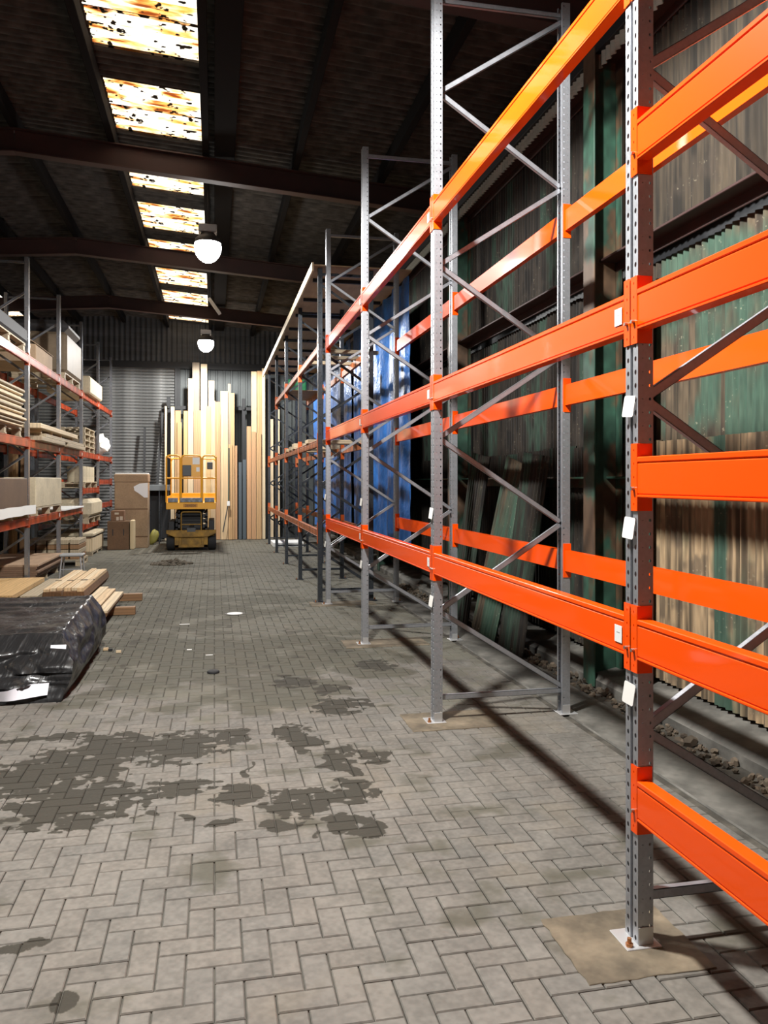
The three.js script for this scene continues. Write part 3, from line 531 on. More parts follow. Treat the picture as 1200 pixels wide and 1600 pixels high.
// ---------------------------------------------------------------- the scissor lift
{
  const yel = mat([0.78, 0.36, 0.008], 0.4, { clearcoat: 0.3, clearcoatRoughness: 0.3 }), yelDirty = mat([0.45, 0.24, 0.02], 0.55, { map: again(T.dust, 1.5, 1.5) }), tread = mat([0.3, 0.32, 0.36], 0.5, { metalness: 0.5, map: again(T.dust, 4, 4) }), boxGrey = mat([0.06, 0.065, 0.07], 0.5);
  const L = thing('scissor_lift', 'yellow scissor lift with guard rails, parked in front of the leaning planks', 'scissor lift', [-0.56, 0, D(20.35)]);
  const ch = part(L, 'chassis', M(cb(-0.4, 0.4, 0.14, 0.36, -2.2, -0.06, 0.01), cb(-0.56, 0.56, 0.36, 0.46, -2.2, -0.1, 0.01)), yelDirty);
  part(L, 'front_bumper', extr([[-0.6, 0.51], [0.6, 0.51], [0.6, 0.43], [0.4, 0.34], [-0.4, 0.34], [-0.6, 0.43]], 0.1, 0.008).translate(0, 0, -0.1), yelDirty);
  for (const s of [-1, 1]) part(L, 'tie_down_eye', cb(s * 0.5 - 0.045, s * 0.5 + 0.045, 0.43, 0.48, -0.01, 0.004, 0.003), boxGrey);
  part(L, 'front_panel', M(cb(-0.4, 0.4, 0.08, 0.15, -0.1, -0.02, 0.006), cb(-0.4, -0.3, 0.08, 0.36, -0.1, -0.02, 0.006), cb(0.3, 0.4, 0.08, 0.36, -0.1, -0.02, 0.006), cb(-0.24, 0.24, 0.14, 0.31, -0.09, -0.035, 0.006)), yelDirty);
  part(L, 'battery_lid', cb(-0.11, 0.11, 0.46, 0.57, -0.1, 0.01, 0.01), boxGrey);
  for (const sx of [-1, 1]) for (const z of [-0.25, -1.95]) {
    const w = part(L, 'wheel', plain(new THREE.LatheGeometry([[0.05, -0.1], [0.17, -0.1], [0.2, -0.075], [0.2, 0.075], [0.17, 0.1], [0.05, 0.1]].map((p) => new THREE.Vector2(...p)), 24)).rotateZ(Math.PI / 2), rubber); w.position.set(sx * 0.5, 0.2, z);
    part(w, 'hub', cyl(0.09, 0.21, 16).translate(0, -0.105, 0).rotateZ(Math.PI / 2), boxGrey);
  }
  for (let k = 0; k < 4; k++) for (const s of [-1, 1]) { // folded scissor arms
    part(L, 'scissor_arm', bar(V(s * 0.36, 0.5 + k * 0.13, -0.2), V(s * 0.36, 0.6 + k * 0.13, -2.1), 0.09, 0.05, V(1, 0, 0)), blackSteel);
    part(L, 'scissor_arm', bar(V(s * 0.3, 0.6 + k * 0.13, -0.2), V(s * 0.3, 0.5 + k * 0.13, -2.1), 0.09, 0.05, V(1, 0, 0)), blackSteel);
  }
  part(L, 'centre_frame', cb(-0.26, 0.26, 0.48, 1.06, -1.9, -0.5, 0.01), blackSteel);
  part(L, 'hydraulic_ram', tube(V(0, 0.55, -0.4), V(0, 0.98, -1.9), 0.06), blackSteel);
  part(L, 'control_cabinet', cb(-0.56, -0.42, 0.48, 0.72, -1.6, -0.3, 0.01), blackSteel); part(L, 'control_cabinet', cb(0.42, 0.56, 0.48, 0.74, -1.6, -0.3, 0.01), blackSteel);
  part(L, 'ladder', M(path([V(-0.24, 0.5, -0.03), V(-0.24, 0.96, -0.03), V(0.24, 0.96, -0.03), V(0.24, 0.5, -0.03)], 0.017, 8, 0.04, 30), tube(V(-0.24, 0.65, -0.03), V(0.24, 0.65, -0.03), 0.016)), yelDirty);
  part(L, 'platform_deck', cb(-0.6, 0.6, 1.08, 1.2, -2.25, 0, 0.01), yel);
  part(L, 'name_plate', cb(-0.6, 0.6, 1.03, 1.19, -0.01, 0.012, 0.006), yel);
  const cv = document.createElement('canvas'); cv.width = 256; cv.height = 64; const cx = cv.getContext('2d'); cx.fillStyle = '#b5760a'; cx.fillRect(0, 0, 256, 64); cx.fillStyle = '#2a1c08'; cx.font = 'bold 56px sans-serif'; cx.textAlign = 'center'; cx.fillText('26HSE4', 128, 52);
  const ct = new THREE.CanvasTexture(cv); ct.colorSpace = THREE.SRGBColorSpace;
  const pl = part(L, 'lettering', new THREE.PlaneGeometry(0.34, 0.085), mat('#ffffff', 0.5, { map: ct }), 'dark model lettering on the deck edge'); pl.position.set(-0.02, 1.12, 0.0135);
  for (const [a, b] of [[-0.56, -0.32], [-0.27, 0.27], [0.32, 0.56]]) part(L, 'toe_plate', cb(a, b, 1.2, 1.31, -0.02, 0.006, 0.004), tread);
  for (const [a, b] of [[-0.6, -0.27], [-0.24, 0.24], [0.27, 0.6]]) {
    part(L, 'guard_rail', path([V(a, 1.2, -0.02), V(a, 2.36, -0.02), V(b, 2.36, -0.02), V(b, 1.2, -0.02)], 0.019, 8, 0.1, 60), yel);
    part(L, 'mid_rail', tube(V(a, 1.8, -0.02), V(b, 1.8, -0.02), 0.017), yel);
  }
  for (const s of [-1, 1]) { part(L, 'guard_rail', path([V(s * 0.6, 1.2, -0.06), V(s * 0.6, 2.34, -0.06), V(s * 0.6, 2.34, -2.2), V(s * 0.6, 1.2, -2.2)], 0.019, 8, 0.1, 60), yel); part(L, 'mid_rail', tube(V(s * 0.6, 1.8, -0.06), V(s * 0.6, 1.8, -2.2), 0.017), yel); part(L, 'toe_board', cb(s * 0.6 - 0.012, s * 0.6 + 0.012, 1.2, 1.34, -2.2, -0.04, 0.003), yel); }
  part(L, 'guard_rail', path([V(-0.6, 1.2, -2.2), V(-0.6, 2.34, -2.2), V(0.6, 2.34, -2.2), V(0.6, 1.2, -2.2)], 0.019, 8, 0.1, 60), yel); part(L, 'mid_rail', tube(V(-0.6, 1.8, -2.2), V(0.6, 1.8, -2.2), 0.017), yel); part(L, 'toe_board', cb(-0.6, 0.6, 1.2, 1.4, -2.21, -2.19, 0.003), yel);
  const cp = part(L, 'gate_panel', cb(-0.22, 0.22, 1.83, 2.33, -0.034, -0.022, 0.005), yel);
  part(cp, 'document_box', cb(-0.21, 0.0, 1.85, 2.12, -0.022, 0.03, 0.008), boxGrey); part(cp, 'notice', cb(0.03, 0.2, 2.14, 2.31, -0.022, -0.02, 0.001), white, 'white notice'); part(cp, 'notice', cb(0.12, 0.2, 1.96, 2.07, -0.022, -0.02, 0.001), white, 'small white notice');
  part(L, 'control_lever_box', cb(0.38, 0.52, 2.02, 2.2, -0.2, -0.06, 0.01), boxGrey);
}

// ---------------------------------------------------------------- planks leaning on the far wall behind a steel timber rack
{
  const r = thing('timber_rack', 'dark steel timber rack holding the tall planks against the far wall', 'timber rack', [0, 0, D(24.1)]);
  for (const x of [-1.32, 0.86]) { part(r, 'post', cb(x - 0.05, x + 0.05, 0, 4.2, -0.35, -0.25, 0.004), blackSteel); part(r, 'arm', cb(x - 0.03, x + 0.03, 3.86, 3.94, -0.3, -0.2, 0.004), blackSteel); part(r, 'foot', cb(x - 0.05, x + 0.05, 0, 0.07, -0.45, -0.15, 0.004), blackSteel); }
  part(r, 'cross_bar', cb(-1.45, 1.5, 3.85, 3.95, -0.37, -0.3, 0.004), blackSteel); part(r, 'cross_bar', cb(-1.45, 1.5, 1.9, 1.98, -0.37, -0.3, 0.004), blackSteel); 
  const PL = [[-1.41,-1.35,3.91,'cream',0.2],[-1.24,-1.14,3.9,'cream',0.05],[-1.12,-0.96,3.79,'tan'],[-1.06,-0.93,3.45,'tan',0,0.08],[-0.88,-0.76,3.79,'honey'],[-0.75,-0.6,4.73,'cream'],[-0.63,-0.43,5.22,'grey',0,-0.06],[-0.59,-0.38,3.8,'pink',0,0.08],[-0.39,-0.21,5.18,'cream',0,0.02],[-0.17,0.0,4.69,'cream',0,-0.04],[-0.24,-0.1,3.93,'honey',0,0.06],[-0.09,0.03,4.09,'pale'],[0.035,0.165,4.07,'pink'],[0.175,0.39,4.38,'pale'],[0.39,0.475,4.61,'grey',0,-0.04],[0.47,0.58,4.33,'tan',0,-0.02],[0.4,0.52,2.81,'tan',0,0.1],[0.53,0.66,2.78,'pink',0,0.1],[0.7,0.79,2.29,'plas',0,0.05],[0.82,0.92,2.37,'plas',0,0.05],[0.94,1.06,3.36,'pink'],[1.075,1.23,5.0,'pale'],[1.245,1.385,5.02,'tan'],[1.39,1.48,5.1,'cream'],[1.08,1.2,3.2,'pink',0,0.1],[1.22,1.36,3.15,'tan',0,0.1],[1.6,1.72,3.58,'cream'],[1.79,1.91,3.88,'cream']];
  const plas = mat([0.06, 0.08, 0.095], 0.5), word = { cream: 'very pale', pale: 'pale', tan: 'tan', pink: 'reddish', honey: 'honey coloured', grey: 'weathered grey', brown: 'brown', plas: 'blue-grey plastic' }, order = [...PL].map((p, i) => [p[0], i]).sort((a, b) => a[0] - b[0]), rank = {};
  order.forEach(([, i], k) => { rank[i] = k; });
  const N = ['first', 'second', 'third', 'fourth', 'fifth', 'sixth', 'seventh', 'eighth', 'ninth', 'tenth', 'eleventh', 'twelfth', 'thirteenth', 'fourteenth', 'fifteenth', 'sixteenth', 'seventeenth', 'eighteenth', 'nineteenth', 'twentieth', 'twenty-first', 'twenty-second', 'twenty-third', 'twenty-fourth', 'twenty-fifth', 'twenty-sixth', 'twenty-seventh', 'twenty-eighth'];
  const layer = {}, used = [];
  PL.map((p, i) => [p, i]).sort((p, q) => q[0][2] - p[0][2]).forEach(([p, i]) => { let k = 0; while ((used[k] ?? []).some((q) => p[0] < q[1] + 0.004 && p[1] > q[0] - 0.004)) k++; (used[k] ??= []).push(p); layer[i] = k; });
  PL.forEach(([a, b, h, c, skew = 0, fwd = 0], i) => {
    const w = b - a, ln = h - 0.02, lay = layer[i] * 0.055, lean = 0.034;
    const o = solo(c === 'plas' ? 'plastic_profile' : 'plank', cb(-w / 2, w / 2, 0, ln, -0.02, 0.02, 0.003), c === 'plas' ? plas : wood[c], `${word[c]} ${c === 'plas' ? 'length' : 'plank'} standing against the far wall, ${N[rank[i]]} from the left`, 'plank', [(a + b) / 2, 0.012, D(23.95 - lay)], 0, 'planks against the far wall');
    o.rotation.set(-lean, 0, 0);
  });
  const st = thing('ratchet_strap', 'dark green ratchet strap hanging down the planks right of the lift', 'strap', [0.4, 0, D(23.62)]);
  part(st, 'webbing', bar(V(0.02, 2.7, -0.28), V(0.0, 1.1, -0.1), 0.035, 0.006, V(0, 0, 1)), mat([0.05, 0.07, 0.05], 0.8)); part(st, 'webbing', bar(V(0, 1.1, -0.1), V(-0.16, 0.25, 0), 0.03, 0.006, V(0, 0, 1)), mat([0.05, 0.05, 0.045], 0.8)); part(st, 'buckle', cb(-0.04, 0.04, 1.0, 1.14, -0.11, -0.06, 0.006), white);
}

// ---------------------------------------------------------------- things by the shutter
{
  const b = thing('cardboard_carton', 'tall cardboard carton standing by the shutter, torn white film on it', 'carton', [-2.09, 0, D(21.75)]);
  part(b, 'carton_body', cb(-0.41, 0.41, 0, 1.7, -0.3, 0.3, 0.012), cardMat); part(b, 'carton_lid', cb(-0.42, 0.42, 1.7, 1.9, -0.31, 0.31, 0.012), cardMat);
  part(b, 'tape', cb(-0.41, 0.41, 0.99, 1.02, 0.299, 0.302, 0.001), cardDark); part(b, 'tape', cb(-0.41, 0.41, 0.28, 0.31, 0.299, 0.302, 0.001), cardDark);
  part(b, 'plastic_film', extr([[0.41, 1.68], [0.2, 1.66], [0.06, 1.58], [0.08, 1.48], [0.2, 1.4], [0.32, 1.3], [0.41, 1.3]], 0.01).translate(0, 0, 0.3), mat([0.72, 0.74, 0.78], 0.4), 'torn white plastic film');
  part(b, 'white_top', cb(-0.4, 0.4, 1.9, 1.935, -0.3, 0.3, 0.01), white);
  const c = thing('cardboard_box', 'dark brown cardboard box on the floor in front of the tall carton', 'box', [-2.36, 0, D(21.2)]);
  part(c, 'box_body', cb(-0.26, 0.26, 0, 0.72, -0.2, 0.2, 0.01), cardDark); for (const s of [-1, 1]) part(c, 'printed_mark', cb(s * 0.13 - 0.012, s * 0.13 + 0.012, 0.36, 0.52, 0.199, 0.202, 0.0006), blackSteel);
  const e = thing('cardboard_box', 'small printed cardboard box on top of the dark brown box', 'box', [-2.38, 0.72, D(21.2)]);
  part(e, 'box_body', cb(-0.16, 0.16, 0, 0.26, -0.16, 0.16, 0.008), mat([0.24, 0.13, 0.075], 0.85, { map: again(T.card, 1, 1) })); for (const [x, y, w, h] of [[-0.02, 0.19, 0.1, 0.05], [0.0, 0.06, 0.06, 0.09], [0.09, 0.07, 0.07, 0.1]]) part(e, 'printed_mark', cb(x - w / 2, x + w / 2, y - h / 2, y + h / 2, 0.159, 0.1615, 0.0006), mat([0.5, 0.42, 0.34], 0.8));
  solo('foam_sheet', cb(-0.05, 0.05, 0, 0.74, -0.2, 0.2, 0.02), mat([0.6, 0.48, 0.3], 0.8), 'pale foam slab standing right of the dark brown box', 'slab', [-2.03, 0, D(21.2)]);
  const t = thing('steel_bench', 'tall grey steel bench left of the scissor lift', 'bench', [-1.5, 0, D(23.15)]);
  part(t, 'bench_top', cb(-0.32, 0.3, 1.46, 1.62, -0.4, 0.4, 0.008), mat([0.16, 0.18, 0.19], 0.5, { metalness: 0.4 }));
  for (const sx of [-0.28, 0.02, 0.26]) for (const z of [-0.35, 0.36]) part(t, 'leg', cb(sx - 0.015, sx + 0.015, 0, 1.46, z - 0.015, z + 0.015, 0.002), darkSteel);
  part(t, 'back_panel', cb(-0.3, 0.28, 0.1, 1.46, -0.4, -0.38, 0.003), blackSteel);
  const sg = new THREE.IcosahedronGeometry(0.2, 3), sp = sg.attributes.position; for (let i = 0; i < sp.count; i++) { const v = V().fromBufferAttribute(sp, i), n = 1 + 0.5 * (fbm(v.x * 8 + 5, v.y * 8 + v.z * 6 + 9, 3, 921) - 0.5); sp.setXYZ(i, v.x * n * 0.62, v.y * n * 1.1, v.z * n * 0.6); } sg.computeVertexNormals();
  const y = solo('yellow_sack', smooth(plain(sg)), mat([0.3, 0.27, 0.06], 0.6), 'small yellow sack leaning against the steel bench', 'sack', [-1.62, 0.2, D(22.55)]); y.rotation.z = -0.35;
  const p = thing('steel_section', 'dark steel section leaning on the shutter left of the lift', 'steel bar', [-2.0, 0, D(23.9)]);
  part(p, 'bar', bar(V(0, 0.02, 0), V(0.0, 3.3, -0.55), 0.06, 0.06), blackSteel);
  const p2 = thing('steel_section', 'slanting dark steel section beside the scissor lift platform', 'steel bar', [-1.72, 0, D(23.9)]);
  part(p2, 'bar', bar(V(0, 0.04, 0), V(0.22, 3.9, -0.75), 0.07, 0.07), blackSteel);
}

// ---------------------------------------------------------------- blue sheets and odds and ends on the old rack
function drape(w, h, fn, t = 0.006, nx = 60, ny = 40) {   // a hanging sheet in z (width) and y, depth from fn(u, v), closed with thickness t
  const P = [], UV = [], at = (i, j, s) => { const u = i / nx, v = j / ny; return [fn(u, v) + s * t / 2, v * h, -u * w, u * w, v * h]; };
  const q = (a, b, c, d) => { for (const p of [a, b, c, a, c, d]) { P.push(p[0], p[1], p[2]); UV.push(p[3], p[4]); } };
  for (let i = 0; i < nx; i++) for (let j = 0; j < ny; j++) { q(at(i, j, -1), at(i, j + 1, -1), at(i + 1, j + 1, -1), at(i + 1, j, -1)); q(at(i, j, 1), at(i + 1, j, 1), at(i + 1, j + 1, 1), at(i, j + 1, 1)); }
  for (let i = 0; i < nx; i++) { q(at(i, 0, -1), at(i + 1, 0, -1), at(i + 1, 0, 1), at(i, 0, 1)); q(at(i, ny, 1), at(i + 1, ny, 1), at(i + 1, ny, -1), at(i, ny, -1)); }
  for (let j = 0; j < ny; j++) { q(at(0, j, 1), at(0, j + 1, 1), at(0, j + 1, -1), at(0, j, -1)); q(at(nx, j, -1), at(nx, j + 1, -1), at(nx, j + 1, 1), at(nx, j, 1)); }
  return smooth(fromTris(P, UV));
}
function smooth(g) { // average normals of coincident corners that face the same way
  const p = g.attributes.position, n = g.attributes.normal, m = new Map(), key = (i) => Math.round(p.getX(i) * 2e4) + '|' + Math.round(p.getY(i) * 2e4) + '|' + Math.round(p.getZ(i) * 2e4);
  for (let i = 0; i < p.count; i++) { const k = key(i), a = m.get(k) ?? m.set(k, []).get(k); a.push([n.getX(i), n.getY(i), n.getZ(i)]); }
  const out = new Float32Array(n.count * 3);
  for (let i = 0; i < p.count; i++) { const me = [n.getX(i), n.getY(i), n.getZ(i)]; let s = [0, 0, 0]; for (const q of m.get(key(i))) if (q[0] * me[0] + q[1] * me[1] + q[2] * me[2] > 0.25) s = [s[0] + q[0], s[1] + q[1], s[2] + q[2]]; const l = Math.hypot(...s) || 1; out.set(s.map((c) => c / l), i * 3); }
  g.setAttribute('normal', new THREE.BufferAttribute(out, 3)); return g;
}
{
  const blue = mat([0.05, 0.25, 0.78], 0.42, { map: again(T.dust, 0.5, 0.5), bumpMap: again(T.dust, 1.2, 1.2), bumpScale: 0.02 });
  const fold = (s) => (u, v) => 0.09 * (fbm(u * 14 + v * 1.5, v * 2.5, 3, s) - 0.5) + 0.06 * Math.abs(fbm(u * 30, v * 4 + u * 6, 2, s + 4) - 0.5) + 0.03 * Math.sin(u * 40 + v * 3);
  solo('blue_sheet', drape(4.6, 4.0, fold(801), 0.006, 110, 50), blue, 'crumpled blue plastic sheet hanging behind the racks, nearer one', 'sheet', [2.78, 0.75, D(11.45)]);
  solo('blue_sheet', drape(6.0, 4.1, fold(841), 0.006, 110, 50), blue, 'crumpled blue plastic sheet hanging behind the racks, further one', 'sheet', [2.72, 0.55, D(16.25)]);
}
function pallet(label, [x, y, z], turn, w = 1.2, l = 1.0, m = wood.greyed, group) {
  const p = thing('pallet', label, 'pallet', [x, y, z], turn, group);
  for (let k = 0; k < 7; k++) part(p, 'deck_board', cb(-w / 2, w / 2, 0.12, 0.142, -l / 2 + k * (l - 0.1) / 6, -l / 2 + k * (l - 0.1) / 6 + 0.1, 0.002), m);
  for (const a of [-1, 0, 1]) { part(p, 'stringer', cb(a * (w / 2 - 0.05) - 0.05, a * (w / 2 - 0.05) + 0.05, 0.098, 0.12, -l / 2, l / 2, 0.002), m); for (const b of [-1, 0, 1]) part(p, 'block', cb(a * (w / 2 - 0.05) - 0.05, a * (w / 2 - 0.05) + 0.05, 0.02, 0.098, b * (l / 2 - 0.07) - 0.06, b * (l / 2 - 0.07) + 0.06, 0.002), m); part(p, 'base_board', cb(a * (w / 2 - 0.05) - 0.05, a * (w / 2 - 0.05) + 0.05, 0, 0.02, -l / 2, l / 2, 0.002), m); }
  return p;
}
const blk = (name, label, cat, x0, x1, y0, y1, d0, d1, m, b = 0.01, group) => solo(name, cb(-(x1 - x0) / 2, (x1 - x0) / 2, 0, y1 - y0, -(d1 - d0) / 2, (d1 - d0) / 2, b), m, label, cat, [(x0 + x1) / 2, y0, D((d0 + d1) / 2)], 0, group);
{ // on the old rack
  const T0 = 3.65, T1 = 2.31;
  for (const [i, [d, c]] of [[11.9, 'greyed'], [12.5, 'greyed'], [13.1, 'cream']].entries()) blk('loose_plank', `${['greyed', 'dull', 'pale'][i]} plank lying across the top beams of the old rack, ${ORD[i]} from the camera`, 'plank', OX + 0.03, OX + 1.0, T0, T0 + 0.05, d, d + 0.12, wood[c], 0.003);
  for (const [i, [d, c, h]] of [[14.6, 'cream', 0.1], [15.3, 'greyed', 0.07], [16.0, 'pale', 0.06], [12.4, 'cream', 0.06]].entries()) blk('wood_offcut', `${['thick pale', 'dull', 'thin pale', 'cream'][i]} wood offcut on the middle beams of the old rack, ${['left of centre', 'in the middle', 'furthest back', 'in the nearest bay'][i]}`, 'offcut', OX - 0.02, OX + 0.86, T1, T1 + h, d, d + 0.4, wood[c], 0.003);
  const gb = mat([0.02, 0.25, 0.09], 0.5);
  blk('thin_board', 'thin board lying on the top beams of the old rack, third bay', 'board', OX + 0.02, OX + 0.84, T0, T0 + 0.01, 17.0, 19.1, plyMat, 0.002);
  blk('plastic_crate', 'small green plastic crate on the old rack, nearer one', 'crate', OX + 0.06, OX + 0.5, T0 + 0.01, T0 + 0.26, 17.2, 17.6, gb, 0.02); blk('plastic_crate', 'small green plastic crate on the old rack, further one', 'crate', OX + 0.2, OX + 0.6, T0 + 0.01, T0 + 0.3, 18.2, 18.7, gb, 0.02);
  blk('white_board', 'white board lying on the floor under the far end of the old rack', 'board', 1.5, 2.3, 0.0, 0.12, 21.0, 22.0, white, 0.01);
}

// ---------------------------------------------------------------- loads on the left rack
{
  const x0 = -3.92, x1 = -2.86, ys = [1.145, 2.395, 3.735], cxm = (x0 + x1) / 2;
  // floor level
  pallet('pallet under the brown board stack at the foot of the left rack', [cxm, 0, D(15.1)], Math.PI / 2, 2.0, 1.0);
  for (let k = 0; k < 6; k++) blk('brown_board', `brown fibreboard sheet stacked on the floor under the left rack, ${['lowest', 'second', 'third', 'fourth', 'fifth', 'topmost pale'][k]} of six`, 'board', x0 + 0.02 + 0.01 * (k % 2), x1 + 0.02 * (k % 3), 0.142 + k * 0.036, 0.142 + k * 0.036 + 0.035, 13.98, 16.2 - 0.02 * (k % 2), k === 5 ? mdfPale : mdf, 0.003, 'boards stacked under the left rack');
  pallet('pallet under the yellow plywood at the left picture edge', [-3.25, 0, D(12.45)], Math.PI / 2, 1.9, 1.2, wood.honey);
  for (let k = 0; k < 3; k++) blk('plywood_board', `${['lowest', 'middle', 'topmost'][k]} yellow plywood board stacked on the floor at the left picture edge`, 'board', -3.85, -2.62, 0.142 + k * 0.022, 0.163 + k * 0.022, 11.4, 13.45, wood.honey, 0.002, 'plywood at the left edge');
  blk('beam_offcut', 'squared timber offcut beside the yellow plywood', 'offcut', -2.52, -2.3, 0, 0.2, 11.35, 13.3, wood.greyed, 0.004);
  const pb = pallet('pallet of bundled sticks on the floor beside the stool', [-3.2, 0, D(17.6)], 0, 1.1, 1.0);
  for (let r = 0; r < 4; r++) for (let c = 0; c < 5; c++) blk('stick_bundle', `short timber stick behind the stool, ${['lowest', 'second', 'third', 'top'][r]} layer, ${['first', 'second', 'third', 'fourth', 'fifth'][c]} from the left`, 'stick', -3.7 + c * 0.21, -3.52 + c * 0.21, 0.145 + r * 0.1, 0.235 + r * 0.1, 17.12, 18.05, r % 2 ? wood.greyed : wood.brown, 0.006, 'bundled sticks behind the stool');
  const cr = thing('slatted_crate', 'pale crate of upright boards on the floor at the foot of the left rack', 'crate', [-3.25, 0, D(20.3)]);
  for (let k = 0; k < 6; k++) part(cr, 'side_board', cb(0.48, 0.51, 0.1, 0.42, -0.92 + k * 0.31, -0.63 + k * 0.31, 0.004), wood.cream); for (let k = 0; k < 4; k++) part(cr, 'end_board', cb(-0.5 + k * 0.25, -0.27 + k * 0.25, 0.1, 0.4, 0.92, 0.95, 0.004), wood.cream);
  part(cr, 'lid', cb(-0.52, 0.54, 0.45, 0.53, -0.95, 0.97, 0.02), creamBoard); part(cr, 'base', M(cb(-0.5, 0.5, 0.06, 0.1, -0.92, 0.92), ...[-0.8, 0, 0.8].map((z) => cb(-0.5, 0.5, 0, 0.06, z - 0.07, z + 0.07))), wood.greyed); part(cr, 'filling', cb(-0.47, 0.47, 0.1, 0.45, -0.9, 0.9, 0.01), mdf);
  // lowest beam level: white and brown board packs
  pallet('pallet on the lowest beams under the brown board pack', [cxm, ys[0], D(12.45)], Math.PI / 2, 2.2, 1.06); pallet('pallet on the lowest beams under the cream board pack', [cxm, ys[0], D(15.15)], Math.PI / 2, 2.1, 1.06);
  blk('board_pack', 'dark brown board pack on the lowest beams of the left rack at the picture edge', 'board pack', x0, x1 - 0.02, ys[0] + 0.142, ys[0] + 0.62, 11.4, 13.5, mat([0.16, 0.095, 0.055], 0.7, { map: again(T.card, 1, 1) }), 0.01);
  blk('board_pack', 'cream board pack on the lowest beams of the left rack', 'board pack', x0, x1, ys[0] + 0.142, ys[0] + 0.64, 14.0, 16.25, creamBoard, 0.012);
  { const w = solo('white_sheet', drape(2.3, 0.14, (u, v) => 0.02 * Math.sin(u * 14) + v * 0.0, 0.004, 40, 4), white, 'wavy white sheet edge hanging below the brown board pack', 'sheet', [x1 + 0.05, ys[0] + 0.06, D(11.35)]); }
  blk('thin_board', 'thin white board lying on the lowest beams right of the cream pack', 'board', x0, x1 + 0.02, ys[0], ys[0] + 0.03, 16.5, 18.8, white, 0.004).position.y += 0;
  // extra levels in the third bay
  blk('cream_sack', 'cream wrapped load on the low extra beams of the left rack', 'load', x0 + 0.1, x1 + 0.1, 0.745 + 0.142, 1.3, 19.3, 21.2, creamBoard, 0.08); pallet('pallet on the low extra beams under the cream wrapped load', [cxm + 0.08, 0.745, D(20.25)], Math.PI / 2, 1.9, 1.0);
  pallet('pallet on the upper extra beams under the cream rolls', [cxm, 1.565, D(20.25)], Math.PI / 2, 1.9, 1.0);
  for (let k = 0; k < 4; k++) { const r = solo('cream_roll', cyl(0.2, 0.36, 18), creamBoard, `cream roll standing on the upper extra beams of the left rack, ${ORD[k]} from the camera`, 'roll', [x1 - 0.25, 1.565 + 0.142, D(19.5 + k * 0.45)]); }
  // middle level: thin sheets, slabs, pallets, film
  for (let k = 0; k < 12; k++) blk('thin_sheet', `thin pale sheet stacked on the middle beams at the left picture edge, ${['lowest', 'second', 'third', 'fourth', 'fifth', 'sixth', 'seventh', 'eighth', 'ninth', 'tenth', 'eleventh', 'topmost'][k]} of twelve`, 'sheet', x0, x1 + 0.02 + 0.03 * (k % 3), ys[1] + 0.142 + k * 0.046, ys[1] + 0.186 + k * 0.046, 11.3, 13.0 - 0.012 * k, k % 2 ? wood.greyed : wood.cream, 0.012, 'thin sheets on the left rack');
  pallet('pallet on the middle beams under the stack of thin pale sheets', [cxm, ys[1], D(12.2)], Math.PI / 2, 1.9, 1.0);
  const slab = [[14.1, 16.2, 0, 0.07, 0.0], [14.4, 18.4, 0.07, 0.13, 0.02], [16.5, 18.6, 0.0, 0.07, 0.0], [14.0, 17.6, 0.2, 0.28, -0.02]];
  const SL = ['lowest rough slab, left bay', 'long rough slab over two bays', 'low rough slab, right bay', 'topmost rough slab'];
  slab.forEach(([a, b, y0, y1, tilt], i) => { const o = blk('timber_slab', `${SL[i]}, waney timber on the middle beams of the left rack`, 'slab', x0 + 0.2, x1 + 0.08, ys[1] + y0, ys[1] + y1, a, b, i === 3 ? wood.cream : wood.greyed, 0.006); });
  for (const [i, d] of [14.3, 15.2, 16.1, 17.3].entries()) blk('bearer_stick', `small bearer under the topmost rough slab, ${ORD[i]} from the camera`, 'stick', x0 + 0.2, x1 + 0.02, ys[1] + 0.13, ys[1] + 0.2, d, d + 0.07, wood.pale, 0.002);
  for (let k = 0; k < 4; k++) pallet(`empty pallet in the stack on the middle beams of the left rack, ${['lowest', 'second', 'third', 'top'][k]} of four`, [cxm - 0.02, ys[1] + k * 0.143, D(20.2)], Math.PI / 2, 1.5, 1.0, wood.greyed);
  { const g = new THREE.IcosahedronGeometry(0.34, 3), p = g.attributes.position; for (let i = 0; i < p.count; i++) { const v = V().fromBufferAttribute(p, i), n = 0.85 + 0.9 * (fbm(v.x * 9 + 7, v.y * 9 + v.z * 8 + 3, 3, 901) - 0.5); p.setXYZ(i, v.x * n, v.y * n, v.z * n); } g.computeVertexNormals(); const o = solo('plastic_film', smooth(plain(g)), mat([0.7, 0.69, 0.64], 0.45), 'crumpled white plastic film on the middle beams near the shutter', 'film', [-3.0, ys[1] + 0.28, D(22.5)]); o.scale.set(0.8, 0.9, 1.5); }
  // top level
  pallet('pallet on the top beams at the left picture edge', [cxm, ys[2], D(12.4)], Math.PI / 2, 2.0, 1.0); blk('wrapped_load', 'low dark wrapped load on the top beams at the left picture edge', 'load', x0, x1, ys[2] + 0.142, ys[2] + 0.36, 11.4, 13.4, mat([0.03, 0.03, 0.033], 0.7), 0.03);
  const ob = thing('open_carton', 'opened cardboard carton on the top beams of the left rack', 'carton', [cxm, ys[2], D(15.1)]); part(ob, 'carton_body', cb(-0.5, 0.45, 0, 0.3, -0.7, 0.7, 0.008), cardMat); const fl = part(ob, 'flap', cb(-0.5, 0.02, 0, 0.012, -0.7, 0.7, 0.002), cardMat); fl.position.set(0.45, 0.3, 0); fl.rotation.z = -0.6;
  pallet('pallet on the top beams under the film-wrapped crate', [cxm, ys[2], D(17.7)], Math.PI / 2, 1.8, 1.0); blk('wrapped_crate', 'tall film-wrapped crate on the top beams of the left rack', 'crate', x0, x1, ys[2] + 0.142, ys[2] + 0.95, 16.8, 18.6, mat([0.22, 0.165, 0.11], 0.6, { map: again(T.card, 1, 1) }), 0.06);
